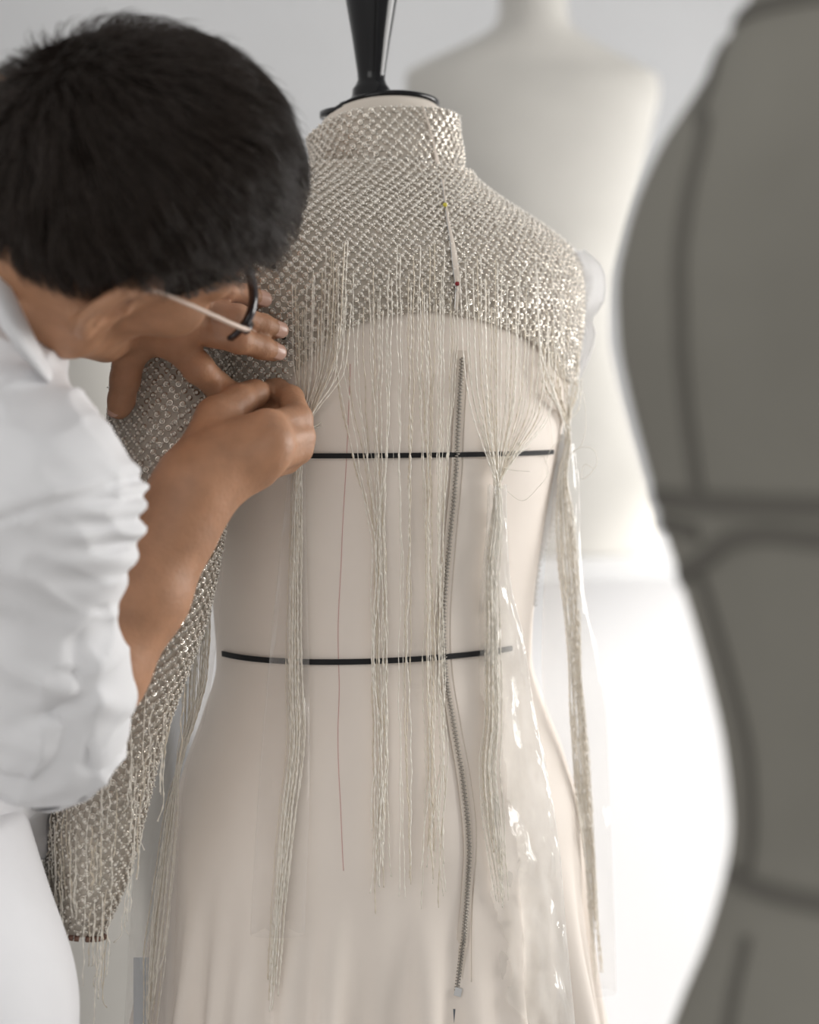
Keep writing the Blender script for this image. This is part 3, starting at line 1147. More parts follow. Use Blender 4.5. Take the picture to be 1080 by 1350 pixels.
# ------------------------------------------------------------------ fringe strands
gx = np.linspace(-0.20, 0.20, 81)
gz = np.linspace(0.64, 1.45, 110)
FRONT = np.array([[0.0] * len(gx) for _ in gz])
for i, z in enumerate(gz):
    ph_ = np.linspace(-math.pi - TH, -TH, 160)
    q = mform.S(ph_, np.full_like(ph_, z), DOFF)
    FRONT[i] = np.interp(gx, q[:, 0], q[:, 1])


def front(X, z):
    x = np.clip((X - gx[0]) / (gx[1] - gx[0]), 0, len(gx) - 1.001)
    y = np.clip((z - gz[0]) / (gz[1] - gz[0]), 0, len(gz) - 1.001)
    i, j = y.astype(int), x.astype(int)
    fy, fx = y - i, x - j
    return (FRONT[i, j] * (1 - fx) + FRONT[i, j + 1] * fx) * (1 - fy) + (FRONT[i + 1, j] * (1 - fx) + FRONT[i + 1, j + 1] * fx) * fy


def drape(px, py, off):
    """points just off the silk where the photograph shows these pixels"""
    px, py = np.asarray(px, float), np.asarray(py, float)
    Y = np.full(px.shape, 1.42)
    for _ in range(5):
        X = (px - 540) / FPX * Y
        z = CAMZ + (HOR - py) / FPX * Y
        Y = front(X, z) - off
    return np.stack([(px - 540) / FPX * Y, Y, CAMZ + (HOR - py) / FPX * Y], -1)


strand_n = [0]


def make_strand(path, thick=1.0, mat=None, parent=None, bead=True, name='bead_strand'):
    L = np.linalg.norm(np.diff(path, axis=0), axis=1).sum()
    n = max(6, int(L / 0.0024))
    q = catmull(path, n)
    r = np.full(n, 0.00027) * thick
    if bead:
        k_ = int(rng.integers(3, 6))
        sel = (np.arange(n) + int(rng.integers(0, 5))) % k_ == 0
        r[sel] = 0.00062 * thick
    strand_n[0] += 1
    return tube(name, q, r, mat or (M_thread, M_thread, M_thread_g, M_thread_t)[int(rng.integers(0, 4))], parent or jk_root, sides=4)


def strand_px(way, off=0.006, thick=1.0, wig=1.0, bead=True, yfun=None, **kw):
    """strand through pixel waypoints (px, py)"""
    way = np.array(way, float)
    L = way[:, 1]
    pys = np.linspace(L[0], L[-1], max(8, int((L[-1] - L[0]) / 18)))
    pxs = spline(L, way[:, 0], pys)
    a, b_ = rng.uniform(0, 6, 2)
    pxs = pxs + wig * (0.9 * np.sin(pys / rng.uniform(22, 50) + a) + 0.8 * np.sin(pys / rng.uniform(9, 16) + b_)) * np.clip((pys - L[0]) / 60, 0, 1)
    if yfun is None:
        o_ = np.where(pys < 505, np.maximum(off, 0.0095), off)
        pts = drape(pxs, pys, o_)
    else:
        pts = np.stack([P(x, y, yfun(y)) for x, y in zip(pxs, pys)])
    return make_strand(pts, thick, bead=bead, **kw)


def yoke_py(px):
    return float(np.interp(px, [e[0] for e in edge_px], [e[1] for e in edge_px]))


# loose strands down the back
for c0, c1, n_, lo, hi, wid in ((455, 498, 9, 470, 506, 8), (500, 503, 7, 490, 520, 7), (532, 529, 2, 524, 530, 3), (543, 541, 3, 536, 548, 4), (556, 564, 7, 548, 574, 7), (585, 580, 8, 574, 604, 7)):
    for i in range(n_):
        t = (i + 0.5) / n_
        xt = lo + (hi - lo) * t + rng.normal(0, 2) if c0 != 455 else 436 + 60 * t
        y0 = yoke_py(xt) - rng.uniform(0, 95)
        xb = c1 + rng.normal(0, wid * 0.5)
        ye = rng.uniform(1090, 1205)
        fray = rng.normal(0, 7)
        strand_px([(xt, y0), (xt + rng.normal(0, 1), yoke_py(xt) + 25), (xt * .55 + xb * .45, 600), (xb, 735), (xb + rng.normal(0, 2.5), 870), (xb + rng.normal(1, 4), 1010), (xb + fray * .5, ye - 60), (xb + fray, ye)],
                  off=0.005 + 0.003 * rng.random())
# fine single threads that hang across the upper back
for i in range(16):
    x = rng.uniform(440, 740)
    y0 = yoke_py(x) - rng.uniform(0, 20)
    strand_px([(x, y0), (x + rng.normal(0, 4), y0 + 60), (x + rng.normal(0, 8), y0 + rng.uniform(110, 260))], off=0.004, thick=0.5, bead=False, wig=2.0)


def bundle(n_, tops, y0, tie, body, ends, mat=None, off=0.012, yfun=None, thick=1.0):
    """strands fanning in to a tie, then running together along body [(px, py, half width)]"""
    for i in range(n_):
        t = (i + 0.5) / n_
        xt = tops[0] + (tops[1] - tops[0]) * t + rng.normal(0, 2)
        ys = y0(xt)
        u, v = np.clip(rng.normal(0, 0.55, 2), -1, 1)
        e = rng.uniform(*ends)
        way = [(xt, ys), (xt + (tie[0] - xt) * 0.12, ys + (tie[1] - ys) * 0.45), (tie[0] + (xt - tie[0]) * 0.22, tie[1] - 35), (tie[0] + u * 4, tie[1])]
        for bx, by, bw in body:
            if by < e - 15:
                way.append((bx + u * bw, by))
        bx = np.interp(e, [q[1] for q in body], [q[0] for q in body])
        way.append((bx + u * 8, e))
        strand_px(way, off=off + 0.003 * v, wig=0.5, mat=mat, yfun=None if yfun is None else (lambda y, v=v: yfun(y) + 0.004 * v), thick=thick)


bundle(36, (606, 738), lambda x: yoke_py(x) - rng.uniform(0, 90), (656, 648), [(655, 690, 8), (649, 760, 10), (650, 850, 10), (651, 940, 12), (646, 1010, 14), (652, 1090, 14), (664, 1200, 14)], (1080, 1200))
bundle(36, (706, 768), lambda x: min(500, yoke_py(x)) - rng.uniform(0, 120), (749, 582), [(741, 625, 7), (743, 690, 15), (750, 780, 15), (756, 870, 10), (761, 960, 13), (769, 1060, 12), (778, 1150, 8), (788, 1290, 7)], (1130, 1295))
bundle(34, (386, 462), lambda x: yoke_py(x) - rng.uniform(10, 130), (398, 585), [(392, 625, 6), (390, 700, 8), (388, 800, 9), (388, 900, 11), (390, 960, 12), (378, 1080, 11), (366, 1210, 9), (357, 1335, 6)], (1170, 1335))
gy = lambda y: float(np.interp(y, [680, 800, 950, 1040, 1350], [1.37, 1.375, 1.38, 1.385, 1.38]))
bundle(34, (280, 244), lambda x: float(np.interp(x, [244, 262, 280], [905, 830, 740])) + rng.uniform(-20, 20), (231, 1035), [(226, 1070, 9), (220, 1120, 11), (212, 1190, 13), (204, 1260, 14), (196, 1370, 14)], (1250, 1375), yfun=gy)

# short fringe on the lower sleeve
for i in range(78):
    t = (rng.uniform(0.62, 0.985) if i < 58 else rng.uniform(0.84, 0.99)) * LS
    f = rng.uniform(-1.5, 1.35)
    a = sleeve(np.array(t), np.array(f), 0.0025)
    ln = rng.uniform(0.03, 0.065) if t < 0.9 * LS else rng.uniform(0.035, 0.07)
    n_ = 7
    q = np.array([a + np.array([0.0035 * math.sin(f) * j / n_ + rng.normal(0, .0006), -0.0045 * math.sin(j / n_ * 3) - 0.003 * j / n_, -ln * j / n_]) for j in range(n_ + 1)])
    if rng.random() < 0.4:
        q[-1] += rng.normal(0, 0.003, 3)
    make_strand(q, 0.95 if i % 3 else 1.15)
# threads the right hand has pulled aside
for i in range(9):
    a = P(400 + rng.normal(0, 1.5), 566 + rng.normal(0, 2), 1.345)
    x1, y1 = rng.uniform(425, 460), rng.uniform(500, 560)
    way = [a, P(418, 561 + rng.normal(0, 2), 1.36), P(440 + rng.normal(0, 3), 545 + rng.normal(0, 4), 1.37), P(x1, y1, 1.375), P(x1 + rng.uniform(-6, 8), y1 - rng.uniform(20, 60), 1.378)]
    make_strand(np.array(way), 0.7, bead=i % 2 == 0)
# curls at the right tie and the loop beside it
for way in ([(752, 600), (765, 590), (782, 592), (788, 606), (778, 625), (768, 632), (772, 612), (783, 618)], [(742, 578), (728, 590), (720, 612), (724, 636)], [(766, 505), (772, 540), (772, 566), (764, 590), (754, 596)],
            [(655, 605), (678, 600), (700, 590)], [(660, 640), (690, 660), (712, 640), (718, 600)], [(640, 600), (668, 618), (700, 622)]):
    make_strand(np.array([P(x, y, 1.475 if x > 715 else 1.415) for x, y in way]), 0.75, bead=False, mat=M_thread)


# ================================================================== plastic sleeves over the gathered strands
def bag(label, rows, depth, off, mat, nrow=60, m=36, seed=0, yfun=None, crumple=1.0):
    rows = np.array(rows, float)
    pys = np.linspace(rows[0, 0], rows[-1, 0], nrow)
    xl = spline(rows[:, 0], rows[:, 1], pys)
    xr = spline(rows[:, 0], rows[:, 2], pys)
    xc, hw = (xl + xr) / 2, (xr - xl) / 2
    c = drape(xc, pys, np.full(nrow, off)) if yfun is None else np.stack([P(x, y, yfun(y)) for x, y in zip(xc, pys)])
    a = np.linspace(0, 2 * np.pi, m, endpoint=False)
    d = np.interp(pys, rows[:, 0], np.linspace(depth[0], depth[1], len(rows)))
    rings = np.zeros((nrow, m, 3))
    for i in range(nrow):
        w = hw[i] / FPX * c[i, 1]
        px_ = np.stack([a * 1.3 + seed, np.full(m, pys[i] / 55.0), np.full(m, seed * 1.7)], 1)
        wr_ = vnoise(px_ * 1.6) + 0.6 * vnoise(px_ * np.array([4, 2, 1])) + 0.35 * vnoise(px_ * np.array([9, 5, 1]) + 3)
        rings[i, :, 0] = c[i, 0] + w * np.cos(a)
        rings[i, :, 1] = c[i, 1] + d[i] * np.sin(a) * (1 + 0.5 * crumple * wr_)
        rings[i, :, 2] = c[i, 2] + 0.001 * crumple * wr_
    o = loft('plastic_sleeve', rings, mat)
    return tag(o, label, 'plastic bag', 'plastic sleeves protecting the fringe')


bag('narrow clear plastic sleeve over the fringe below the hands', [(592, 382, 402), (640, 378, 403), (760, 366, 405), (880, 354, 408), (1000, 344, 409), (1120, 336, 406), (1232, 330, 402)], (0.006, 0.009), 0.013, M_film, seed=1)
bag('crumpled hazy plastic sleeve flaring over the right hip', [(640, 643, 668), (700, 641, 669), (770, 634, 674), (840, 630, 690), (920, 628, 702), (1010, 630, 720), (1120, 636, 738), (1240, 640, 748), (1365, 640, 760)], (0.007, 0.012), 0.016, M_film_milk, seed=5, crumple=2.4, nrow=90, m=56)
bag('clear plastic sleeve hanging free at the far right of the dress', [(586, 744, 757), (640, 731, 764), (720, 722, 766), (790, 716, 772), (870, 714, 790), (960, 720, 800), (1080, 730, 805), (1200, 738, 810), (1309, 744, 813)], (0.008, 0.011), 0.012, M_film, seed=9)
bag('clear plastic sleeve hanging behind the beaded sleeve', [(700, 268, 294), (780, 262, 292), (860, 250, 284), (940, 226, 272), (1030, 196, 244), (1120, 180, 236), (1240, 170, 231), (1370, 163, 228)], (0.010, 0.012), 0.012, M_film, seed=13, yfun=lambda y: gy(y))
o = box('blue_slip', P(176, 1372, 1.392), P(196, 1262, 1.3926), M_blue)
tag(o, 'blurred blue paper slip inside the plastic behind the beaded sleeve', 'paper slip')


# ================================================================== pins
def pin(name, px, py, Y, mat, label, ang, ln=0.022):
    h = P(px, py, Y)
    r = thing(name, label, 'pin', h, 'dressmaker pins')
    V, F_ = ICO2
    mk('pin_head', V * 0.0017 + h, F_, mat, r)
    d = np.array([math.sin(ang), 0.12, -math.cos(ang)])
    tube('pin_shaft', np.array([h, h + d * ln]), 0.0003, M_metal, r, sides=6)


def surf_Y(px, py, off):
    f, z = hit(mform, px, py, off)
    return float(mform.S(np.array(f), np.array(z), off)[1])


pin('dress_pin', 587, 270, surf_Y(587, 270, .011), new_mat('yellow_glass', (0.62, 0.55, 0.05), .2), 'yellow-headed pin at the top of the back closure', 0.15)
pin('dress_pin', 603, 374, surf_Y(603, 374, .012), new_mat('red_glass', (0.22, 0.005, 0.012), .2), 'dark red-headed pin lower on the back closure', -0.1)
mb = new_mat('black_glass', (0.008, 0.008, 0.008), .2)
pin('dress_pin', 361, 352, surf_Y(361, 352, .012), mb, 'black-headed pin above the fingers on the left shoulder', 0.6, .012)
pin('dress_pin', 374, 445, surf_Y(374, 445, .012), mb, 'black-headed pin at the fingertips of the flat hand', 0.9, .012)

# ================================================================== the tailor
pr_root = thing('person', 'person in a white shirt bending over the jacket, pinning its shoulder with both hands', 'person', (-0.42, 1.2, 0))

# ---- head frame: F forward (face), R towards the right ear, U crown
HC = P(170, 250, 1.187)
hF = nrm(np.array([0.70, 0.66, -0.20]))
hU = np.array([0.60, -0.5, 0.45])
hU = nrm(hU - hF * np.dot(hU, hF))
hR = np.cross(hF, hU)
HM = np.stack([hF, hR, hU], 1)      # columns
HS = 0.985


def to_head(p):
    return ((p - HC) @ HM) * (100.0 / HS)


def from_head(q):
    return HC + (np.asarray(q, float) @ HM.T) * (HS / 100.0)


NECK_TOP = np.array([-2.6, 0, -6.5])
NECK_BASE = P(-60, 405, 1.251)


def skull(q):
    d = ellip(q, (-0.5, 0, 1.3), (9.5, 7.4, 8.4))
    d = smin(d, ellip(q, (4.3, 0, 0.3), (4.9, 6.0, 5.6)), 1.5)
    return d


def head_sdf(p):
    q = to_head(p)
    d = skull(q)
    d = smin(d, ellip(q, (3.6, 0, -5.2), (5.2, 5.7, 7.0)), 1.6)
    for s in (-1, 1):
        d = smin(d, ball(q, (6.0, s * 4.4, -4.4), 2.1), 1.6)
        d = smin(d, cone(q, (-0.3, s * 5.6, -3.6), (0.2, s * 5.1, -8.2), 1.9, 1.9), 1.5)
        d = smin(d, cone(q, (0.2, s * 5.1, -8.2), (6.6, s * 1.8, -12.4), 1.9, 1.7), 1.5)
        d = smin(d, cone(q, (8.2, s * 1.0, -0.9), (6.9, s * 4.6, -1.0), 1.0, 1.0), 0.9)
        d = smin(d, ball(q, (10.0, s * 1.0, -6.9), 0.8), 0.6)
        d = smax(d, -ball(q, (9.9, s * 3.1, -2.7), 1.35), 0.9)
    d = smin(d, ball(q, (7.4, 0, -12.4), 1.8), 1.3)
    d = smin(d, cone(q, (8.8, 0, -1.8), (10.7, 0, -6.4), 0.8, 1.2), 0.8)
    d = smin(d, cone(q, (9.0, -1.9, -9.0), (9.0, 1.9, -9.0), 0.6, 0.6), 0.7)
    d = smin(d, cone(q, (8.9, -1.6, -10.0), (8.9, 1.6, -10.0), 0.65, 0.65), 0.6)
    for s in (-1, 1):     # eyeballs under closed lids
        d = smin(d, ball(q, (8.0, s * 3.1, -2.8), 1.25), 0.25)
    # ears
    for s in (-1, 1):
        pts = [(0.5, 7.1, -2.0, .34), (0.35, 7.6, -0.3, .38), (-0.6, 8.4, 0.75, .42), (-2.0, 9.0, 0.5, .44), (-2.9, 9.35, -1.0, .42), (-2.7, 9.0, -2.9, .40), (-1.9, 8.4, -4.3, .42), (-0.9, 7.9, -5.3, .66), (-0.2, 7.2, -4.8, .5)]
        e = np.full(len(q), 50.0)
        pts = [(x_ * .92 - .25, 7.0 + (y_ - 7.0) * .85, z_ * .92 - .45, w_) for x_, y_, z_, w_ in pts]
        for a, b_ in zip(pts[:-1], pts[1:]):
            e = np.minimum(e, cone(q, (a[0], s * a[1], a[2]), (b_[0], s * b_[1], b_[2]), a[3], b_[3]))
        nn = nrm(np.array([0.42, s * 0.9, 0.05]))
        t1 = nrm(np.cross(nn, np.array([0.18, 0, 1.0])))
        t2 = np.cross(t1, nn)
        M_ = np.stack([t1, t2, nn], 1)
        plate = ellip(q, (-1.1, s * 7.85, -2.0), (1.9, 3.1, 0.34), M_)
        plate = smax(plate, -ellip(q, (-0.3, s * 7.9, -2.7), (0.95, 1.35, 0.8), M_), 0.3)
        e = smin(e, plate, 0.35)
        e = smin(e, cone(q, (-1.6, s * 8.35, -0.6), (-1.5, s * 8.0, -3.4), .38, .36), 0.35)    # antihelix
        e = smin(e, ball(q, (0.35, s * 7.35, -2.9), 0.48), 0.3)                                  # tragus
        e = smin(e, cone(q, (-1.3, s * 6.6, -0.8), (-1.0, s * 6.6, -3.4), 0.9, 0.9), 0.5)
        d = smin(d, e, 0.35)
    d = d * HS / 100.0
    return d


# ---- arms and hands: joints as (px, py, distance, radius mm)
def J(px, py, Y, r):
    return (P(px, py, Y), r / 1000.0)


def chain(p, js, d=None, k=0.004):
    for a, b_ in zip(js[:-1], js[1:]):
        c = cone(p, a[0], b_[0], a[1], b_[1])
        d = c if d is None else smin(d, c, k)
    return d


# right arm: elbow in the rolled sleeve, wrist, hand pinching
R_ELB = J(62, 950, 1.225, 38)
R_FA1 = J(118, 880, 1.235, 35)
R_FA2 = J(182, 780, 1.248, 31)
R_WR0 = J(230, 694, 1.260, 25.7)
R_WR = J(256, 642, 1.265, 24.15)
rh_meta = [(J(268, 606, 1.276, 17.85), J(352, 566, 1.283, 14.18)), (J(272, 618, 1.268, 18.9), J(358, 584, 1.273, 14.7)),
           (J(276, 632, 1.268, 18.9), J(352, 602, 1.273, 14.18)), (J(282, 644, 1.275, 15.75), J(338, 619, 1.281, 13.12))]
rh_fing = [
    [J(352, 567, 1.283, 12.08), J(392, 552, 1.31, 10.5), J(384, 525, 1.338, 8.82), J(366, 513, 1.349, 7.56), J(358, 511, 1.352, 6.51)],      # index
    [J(358, 584, 1.275, 12.08), J(395, 576, 1.307, 10.71), J(392, 552, 1.342, 9.87), J(370, 540, 1.355, 8.82), J(346, 540, 1.352, 8.4)],                         # middle
    [J(352, 602, 1.275, 12.08), J(392, 592, 1.306, 10.5), J(388, 558, 1.336, 9.66), J(366, 548, 1.344, 8.19)],                         # ring
    [J(338, 619, 1.283, 11.03), J(378, 606, 1.31, 9.45), J(376, 578, 1.334, 8.61), J(356, 566, 1.34, 7.35)]]                         # little
rh_thumb = [J(262, 608, 1.283, 17.85), J(286, 551, 1.296, 14.7), J(316, 528, 1.312, 10.71), J(336, 519, 1.329, 9.45), J(347, 516, 1.341, 7.14)]


def rarm(p):
    d = chain(p, [R_ELB, R_FA1, R_FA2, R_WR0, R_WR], None, 0.02)
    h = None
    for a, b_ in rh_meta:
        c = cone(p, a[0], b_[0], a[1], b_[1])
        h = c if h is None else smin(h, c, 0.011)
    h = smin(h, cone(p, R_WR[0], (rh_meta[1][0][0] + rh_meta[2][0][0]) / 2, R_WR[1], 0.021), 0.014)
    th = chain(p, rh_thumb, None, 0.004)
    web = cone(p, P(285, 588, 1.283), P(318, 572, 1.292), 0.014, 0.010)
    h = smin(h, web, 0.012)
    h = smin(h, th, 0.006)
    for f in rh_fing:
        h = smin(h, chain(p, f, None, 0.003), 0.0035)
    # knuckle tendons and creases
    for a, b_ in rh_meta:
        h = smin(h, ball(p, b_[0] + np.array([0, -0.004, 0.0]), 0.0105), 0.006)
    return smin(d, h, 0.016)


# left arm: comes from behind the head, hand flat on the jacket shoulder
L_ELB = J(-40, 165, 1.34, 38)
L_FA = J(80, 290, 1.33, 36)
L_WR = J(178, 402, 1.322, 27)
lY0 = 1.325
lh_meta = [(J(190, 428, 1.322, 17), J(236, 455, lY0 - .012, 13.2)), (J(196, 412, 1.318, 18), J(246, 430, lY0 - .016, 13.6)),
           (J(202, 398, 1.318, 18), J(254, 406, lY0 - .014, 13.2)), (J(206, 386, 1.322, 16), J(258, 380, lY0 - .006, 12))]
lh_fing = [
    [J(236, 455, lY0 - .010, 12.4), J(262, 486, lY0 - .010, 10.8), J(286, 508, lY0 + .004, 9.8), J(303, 520, lY0 + .012, 8.2)],        # index
    [J(246, 432, lY0 - .014, 10.6), J(316, 449, lY0 - .016, 8.9), J(345, 458, lY0 + .000, 8.3), J(360, 463, lY0 + .008, 7.3)],        # middle
    [J(254, 404, lY0 - .010, 10.2), J(314, 418, lY0 - .011, 8.5), J(347, 429, lY0 + .004, 7.9), J(363, 434, lY0 + .012, 7.0)],        # ring
    [J(258, 377, lY0 - .002, 9.4), J(298, 382, lY0 - .004, 8.0), J(326, 389, lY0 + .008, 7.4), J(342, 394, lY0 + .015, 6.5)]]        # little
lh_thumb = [J(188, 425, 1.326, 16), J(172, 462, 1.322, 12.2), J(165, 500, 1.322, 10.2), J(160, 528, 1.326, 9.2), J(157, 538, 1.328, 8.0)]


def larm(p):
    d = chain(p, [L_ELB, L_FA, L_WR], None, 0.02)
    h = None
    for a, b_ in lh_meta:
        c = cone(p, a[0], b_[0], a[1], b_[1])
        h = c if h is None else smin(h, c, 0.011)
    h = smin(h, cone(p, L_WR[0], lh_meta[1][0][0], L_WR[1], 0.02), 0.014)
    h = smin(h, chain(p, lh_thumb, None, 0.004), 0.010)
    for i, f in enumerate(lh_fing):
        h = smin(h, chain(p, f, None, 0.003), 0.0016)
    for f in lh_fing:      # knuckles
        h = smin(h, ball(p, f[1][0] + np.array([0, -0.0015, 0.0]), f[1][1] * 0.97), 0.003)
    return smin(d, h, 0.016)


def neck(p):
    a = from_head(NECK_TOP)
    d = cone(p, a, NECK_BASE, 0.05936, 0.054)
    # throat towards the chin, muscle behind the ear
    d = smin(d, cone(p, from_head((2.5, 0, -9.0)), NECK_BASE + np.array([0.03, 0.01, -0.008]), 0.03498, 0.034), 0.03)
    d = smin(d, cone(p, from_head((-2.2, 5.6, -4.5)), NECK_BASE + np.array([0.045, 0.0, -0.012]), 0.01696, 0.018), 0.02)
    return d


L_SH = P(-190, 330, 1.442)
R_SH = P(45, 655, 1.186)
TORSO = [(P(-170, 640, 1.367), 0.09), (P(-215, 800, 1.357), 0.10), (P(-225, 1000, 1.346), 0.10)]


def trunk(p):
    """slim core inside the shirt that joins neck, shoulders and arms"""
    d = cone(p, NECK_BASE, TORSO[0][0], 0.036, 0.04)
    d = smin(d, cone(p, R_SH, R_ELB[0], 0.034, 0.036), 0.01)
    d = smin(d, cone(p, TORSO[0][0], R_SH, 0.04, 0.034), 0.01)
    d = smin(d, cone(p, TORSO[0][0], L_SH, 0.04, 0.038), 0.01)
    d = smin(d, cone(p, L_SH, L_ELB[0], 0.040, 0.04028), 0.01)
    for a, b_ in zip(TORSO[:-1], TORSO[1:]):
        d = smin(d, cone(p, a[0], b_[0], a[1] - .045, b_[1] - .045), 0.01)
    return d


def boxd(p, lo, hi):
    q = np.maximum(np.maximum(lo - p, p - hi), 0)
    return np.linalg.norm(q, axis=1)


def bounds(js, pad):
    a = np.array([j[0] for j in js])
    return a.min(0) - pad, a.max(0) + pad


GROUPS = []
for fn, js in ((rarm, [R_ELB, R_FA1, R_WR] + [x for f in rh_fing for x in f] + rh_thumb), (larm, [L_ELB, L_FA, L_WR] + [x for f in lh_fing for x in f] + lh_thumb)):
    lo, hi = bounds(js, 0.05)
    GROUPS.append((fn, lo, hi))
GROUPS.append((head_sdf, HC - 0.18, HC + 0.18))


def body_sdf(p):
    d = smin(neck(p), trunk(p), 0.012)
    for fn, lo, hi in GROUPS:
        bd = boxd(p, lo, hi)
        m_ = bd < 0.012
        g = bd + 0.02
        if m_.any():
            g[m_] = np.where(bd[m_] > 0, np.maximum(fn(p[m_]), bd[m_]), fn(p[m_]))
        d = smin(d, g, 0.014)
    return d


V, Q = mesh_sdf(body_sdf, (-0.66, 0.96, 0.70), (-0.02, 1.56, 1.57), 0.00172, levels=5, slack=1.4)
mk('body', V, Q, M_skin, pr_root)


# ---- fingernails
def nail(c, along, out, w, l, parent):
    along = nrm(along)
    out = nrm(out - along * np.dot(out, along))
    sd = np.cross(along, out)
    us_ = np.linspace(-1, 1, 9)
    vs_ = np.linspace(-1, 1, 9)
    rows = []
    for v in vs_:
        rr = []
        for u in us_:
            wf = math.sqrt(max(0, 1 - max(0, abs(v) - 0.35) ** 2 / 0.5))
            x = u * w * wf
            rr.append(c + along * (v * l) + sd * x - out * (0.55 * (x / w) ** 2 * w * 0.75 + 0.0004 * v * v))
        rows.append(rr)
    o_ = loft('fingernail', np.array(rows), M_nail, parent, closed=False)
    o_.modifiers.new('solid', 'SOLIDIFY').thickness = 0.0006
    return o_


BODY = bpy.data.objects['body']
for f, out in ((lh_fing[1], (0.0, -1, 0.10)), (lh_fing[2], (0.0, -1, 0.10)), (lh_fing[3], (0.0, -1, 0.15))):
    a, b_ = f[-2], f[-1]
    ax = nrm(b_[0] - a[0])
    o3 = nrm(np.array(out) - ax * np.dot(out, ax))
    nail(b_[0] + ax * 0.0005 + o3 * (b_[1] + 0.0002), ax, o3, 0.0058, 0.0062, BODY)
a, b_ = lh_thumb[-2], lh_thumb[-1]
ax = nrm(b_[0] - a[0])
nail(b_[0] + nrm(np.array([-0.5, -0.86, 0])) * (b_[1] + .0003), ax, np.array([-0.5, -0.86, 0]), 0.0056, 0.0066, BODY)
a, b_ = rh_thumb[-2], rh_thumb[-1]
ax = nrm(b_[0] - a[0])
nail(b_[0] + nrm(np.array([-0.1, -0.9, 0.45])) * (b_[1] + .0003), ax, np.array([-0.1, -0.9, 0.45]), 0.0058, 0.0064, BODY)
# mole on the right hand
mc = P(286, 547, 1.294)
Vm, Fm = ICO1
mk('mole', Vm * np.array([.0011, .0011, .0009]) + mc, Fm, M_mole, BODY)


# ---- hair
def hairline(f):
    """lowest u (cm) with hair, as a function of f (cm forward)"""
    return np.interp(f, [-11, -8, -5, -3.2, -1.8, -0.5, 0.8, 1.8, 3.0, 4.2, 5.4, 6.6, 7.6, 8.6, 10.5], [-8.4, -8.0, -6.2, -4.0, -1.2, 1.0, 0.9, -0.6, -1.2, 0.2, 2.2, 4.0, 5.2, 5.9, 6.4])


def sst(x, a, b_):
    t = np.clip((x - a) / (b_ - a), 0, 1)
    return t * t * (3 - 2 * t)


def hair_thick(q):
    """cm of hair standing over the skull"""
    v = q[:, 2] - hairline(q[:, 0])
    top = sst(q[:, 2], 0.0, 6.0)
    t = 0.30 + 0.9 * sst(v, 0.5, 5.0) + 0.45 * top
    return t * sst(v, -0.25, 0.6) - 0.5 * (1 - sst(v, -0.6, 0.1))


def hair_sdf(p):
    q = to_head(p)
    n_ = q * np.array([1.3, 1.3, 1.3])
    lump = 0.16 * vnoise(n_ * 0.5 + 7) + 0.07 * vnoise(n_ * 1.7 + 3)
    return (skull(q) - (hair_thick(q) * (0.62 + lump))) * HS / 100.0


V, Q = mesh_sdf(hair_sdf, HC - 0.17, HC + 0.17, 0.0022, levels=4)
hair = mk('hair', V, Q, M_scalp, pr_root, label='short dark brown hair, swept forward from the crown')

# strands: combed away from the crown whorl
NS = 12500
dirs = nrm(rng.normal(0, 1, (NS * 2, 3)))
roots = dirs * np.array([9.5, 7.4, 8.4]) + np.array([-0.5, 0, 1.3])
ok = (roots[:, 2] - hairline(roots[:, 0])) > 0.05
roots = roots[ok][:NS]
WH = np.array([-7.6, -2.6, 6.6])
k_ = 7
pts = [roots.copy()]
cur = roots.copy()
v0 = roots[:, 2] - hairline(roots[:, 0])
length = 0.9 + 2.6 * sst(v0, 1.0, 6.0) + 1.4 * sst(roots[:, 2], 3, 8)
length *= rng.uniform(0.75, 1.2, len(roots)) * (1 + 0.45 * sst(roots[:, 0], 3.5, 7.5) * sst(v0, 1.2, 2.6))
side0 = rng.normal(0, 1, (len(roots), 3))
ht = np.maximum(hair_thick(roots), 0.15) * np.where(rng.random(len(roots)) < 0.05, 1.35, 1.0)
dw = np.linalg.norm(roots - WH, axis=1)
phase = rng.normal(0, 1.5, len(roots)) * np.exp(-(dw / 2.2) ** 2) + vnoise(roots * 0.55) * 0.9 + vnoise(roots * 1.6 + 5) * 0.6 + rng.normal(0, 0.10, len(roots))
for j in range(1, k_):
    n_ = nrm((cur - np.array([-0.5, 0, 1.3])) / np.array([9.5, 7.4, 8.4]) ** 2)
    fl = cur - WH
    wg = np.exp(-(np.linalg.norm(cur - WH, axis=1) / 3.0) ** 2)[:, None]
    fl = (nrm(fl) + np.array([0.55, 0, -0.1])) * (1 - wg) + wg * (np.array([0.9, 0.25, 0]) + side0 * 0.5)
    fl = nrm(fl - n_ * np.sum(fl * n_, 1, keepdims=True))
    sd = np.cross(n_, fl)
    fl = nrm(fl + sd * (0.45 * phase)[:, None])
    cur = cur + fl * (length / (k_ - 1))[:, None]
    d_ = skull(cur)
    tgt = ht * (0.35 + 0.75 * min(1, j / 4.0)) * (1 + 0.22 * phase) * (1.0 if j < 6 else 0.97)
    cur = cur + n_ * (np.clip(tgt - d_, -0.4, 0.6))[:, None] * 0.75
    pts.append(cur.copy())
pts = np.stack(pts, 1)                      # (N, k, 3) head cm
W = from_head(pts.reshape(-1, 3)).reshape(pts.shape)
T = nrm(np.gradient(W, axis=1))
ref = nrm(rng.normal(0, 1, (len(W), 1, 3)))
A_ = nrm(np.cross(T, ref))
B_ = np.cross(T, A_)
rad = np.interp(np.arange(k_), [0, k_ * .5, k_ - 1], [0.00026, 0.00024, 0.00006])[None, :, None]
an = [0, 2.094, 4.189]
ringv = np.stack([W + rad * (math.cos(t) * A_ + math.sin(t) * B_) for t in an], 2)     # N,k,3,3
base = grid_faces(k_, 3)
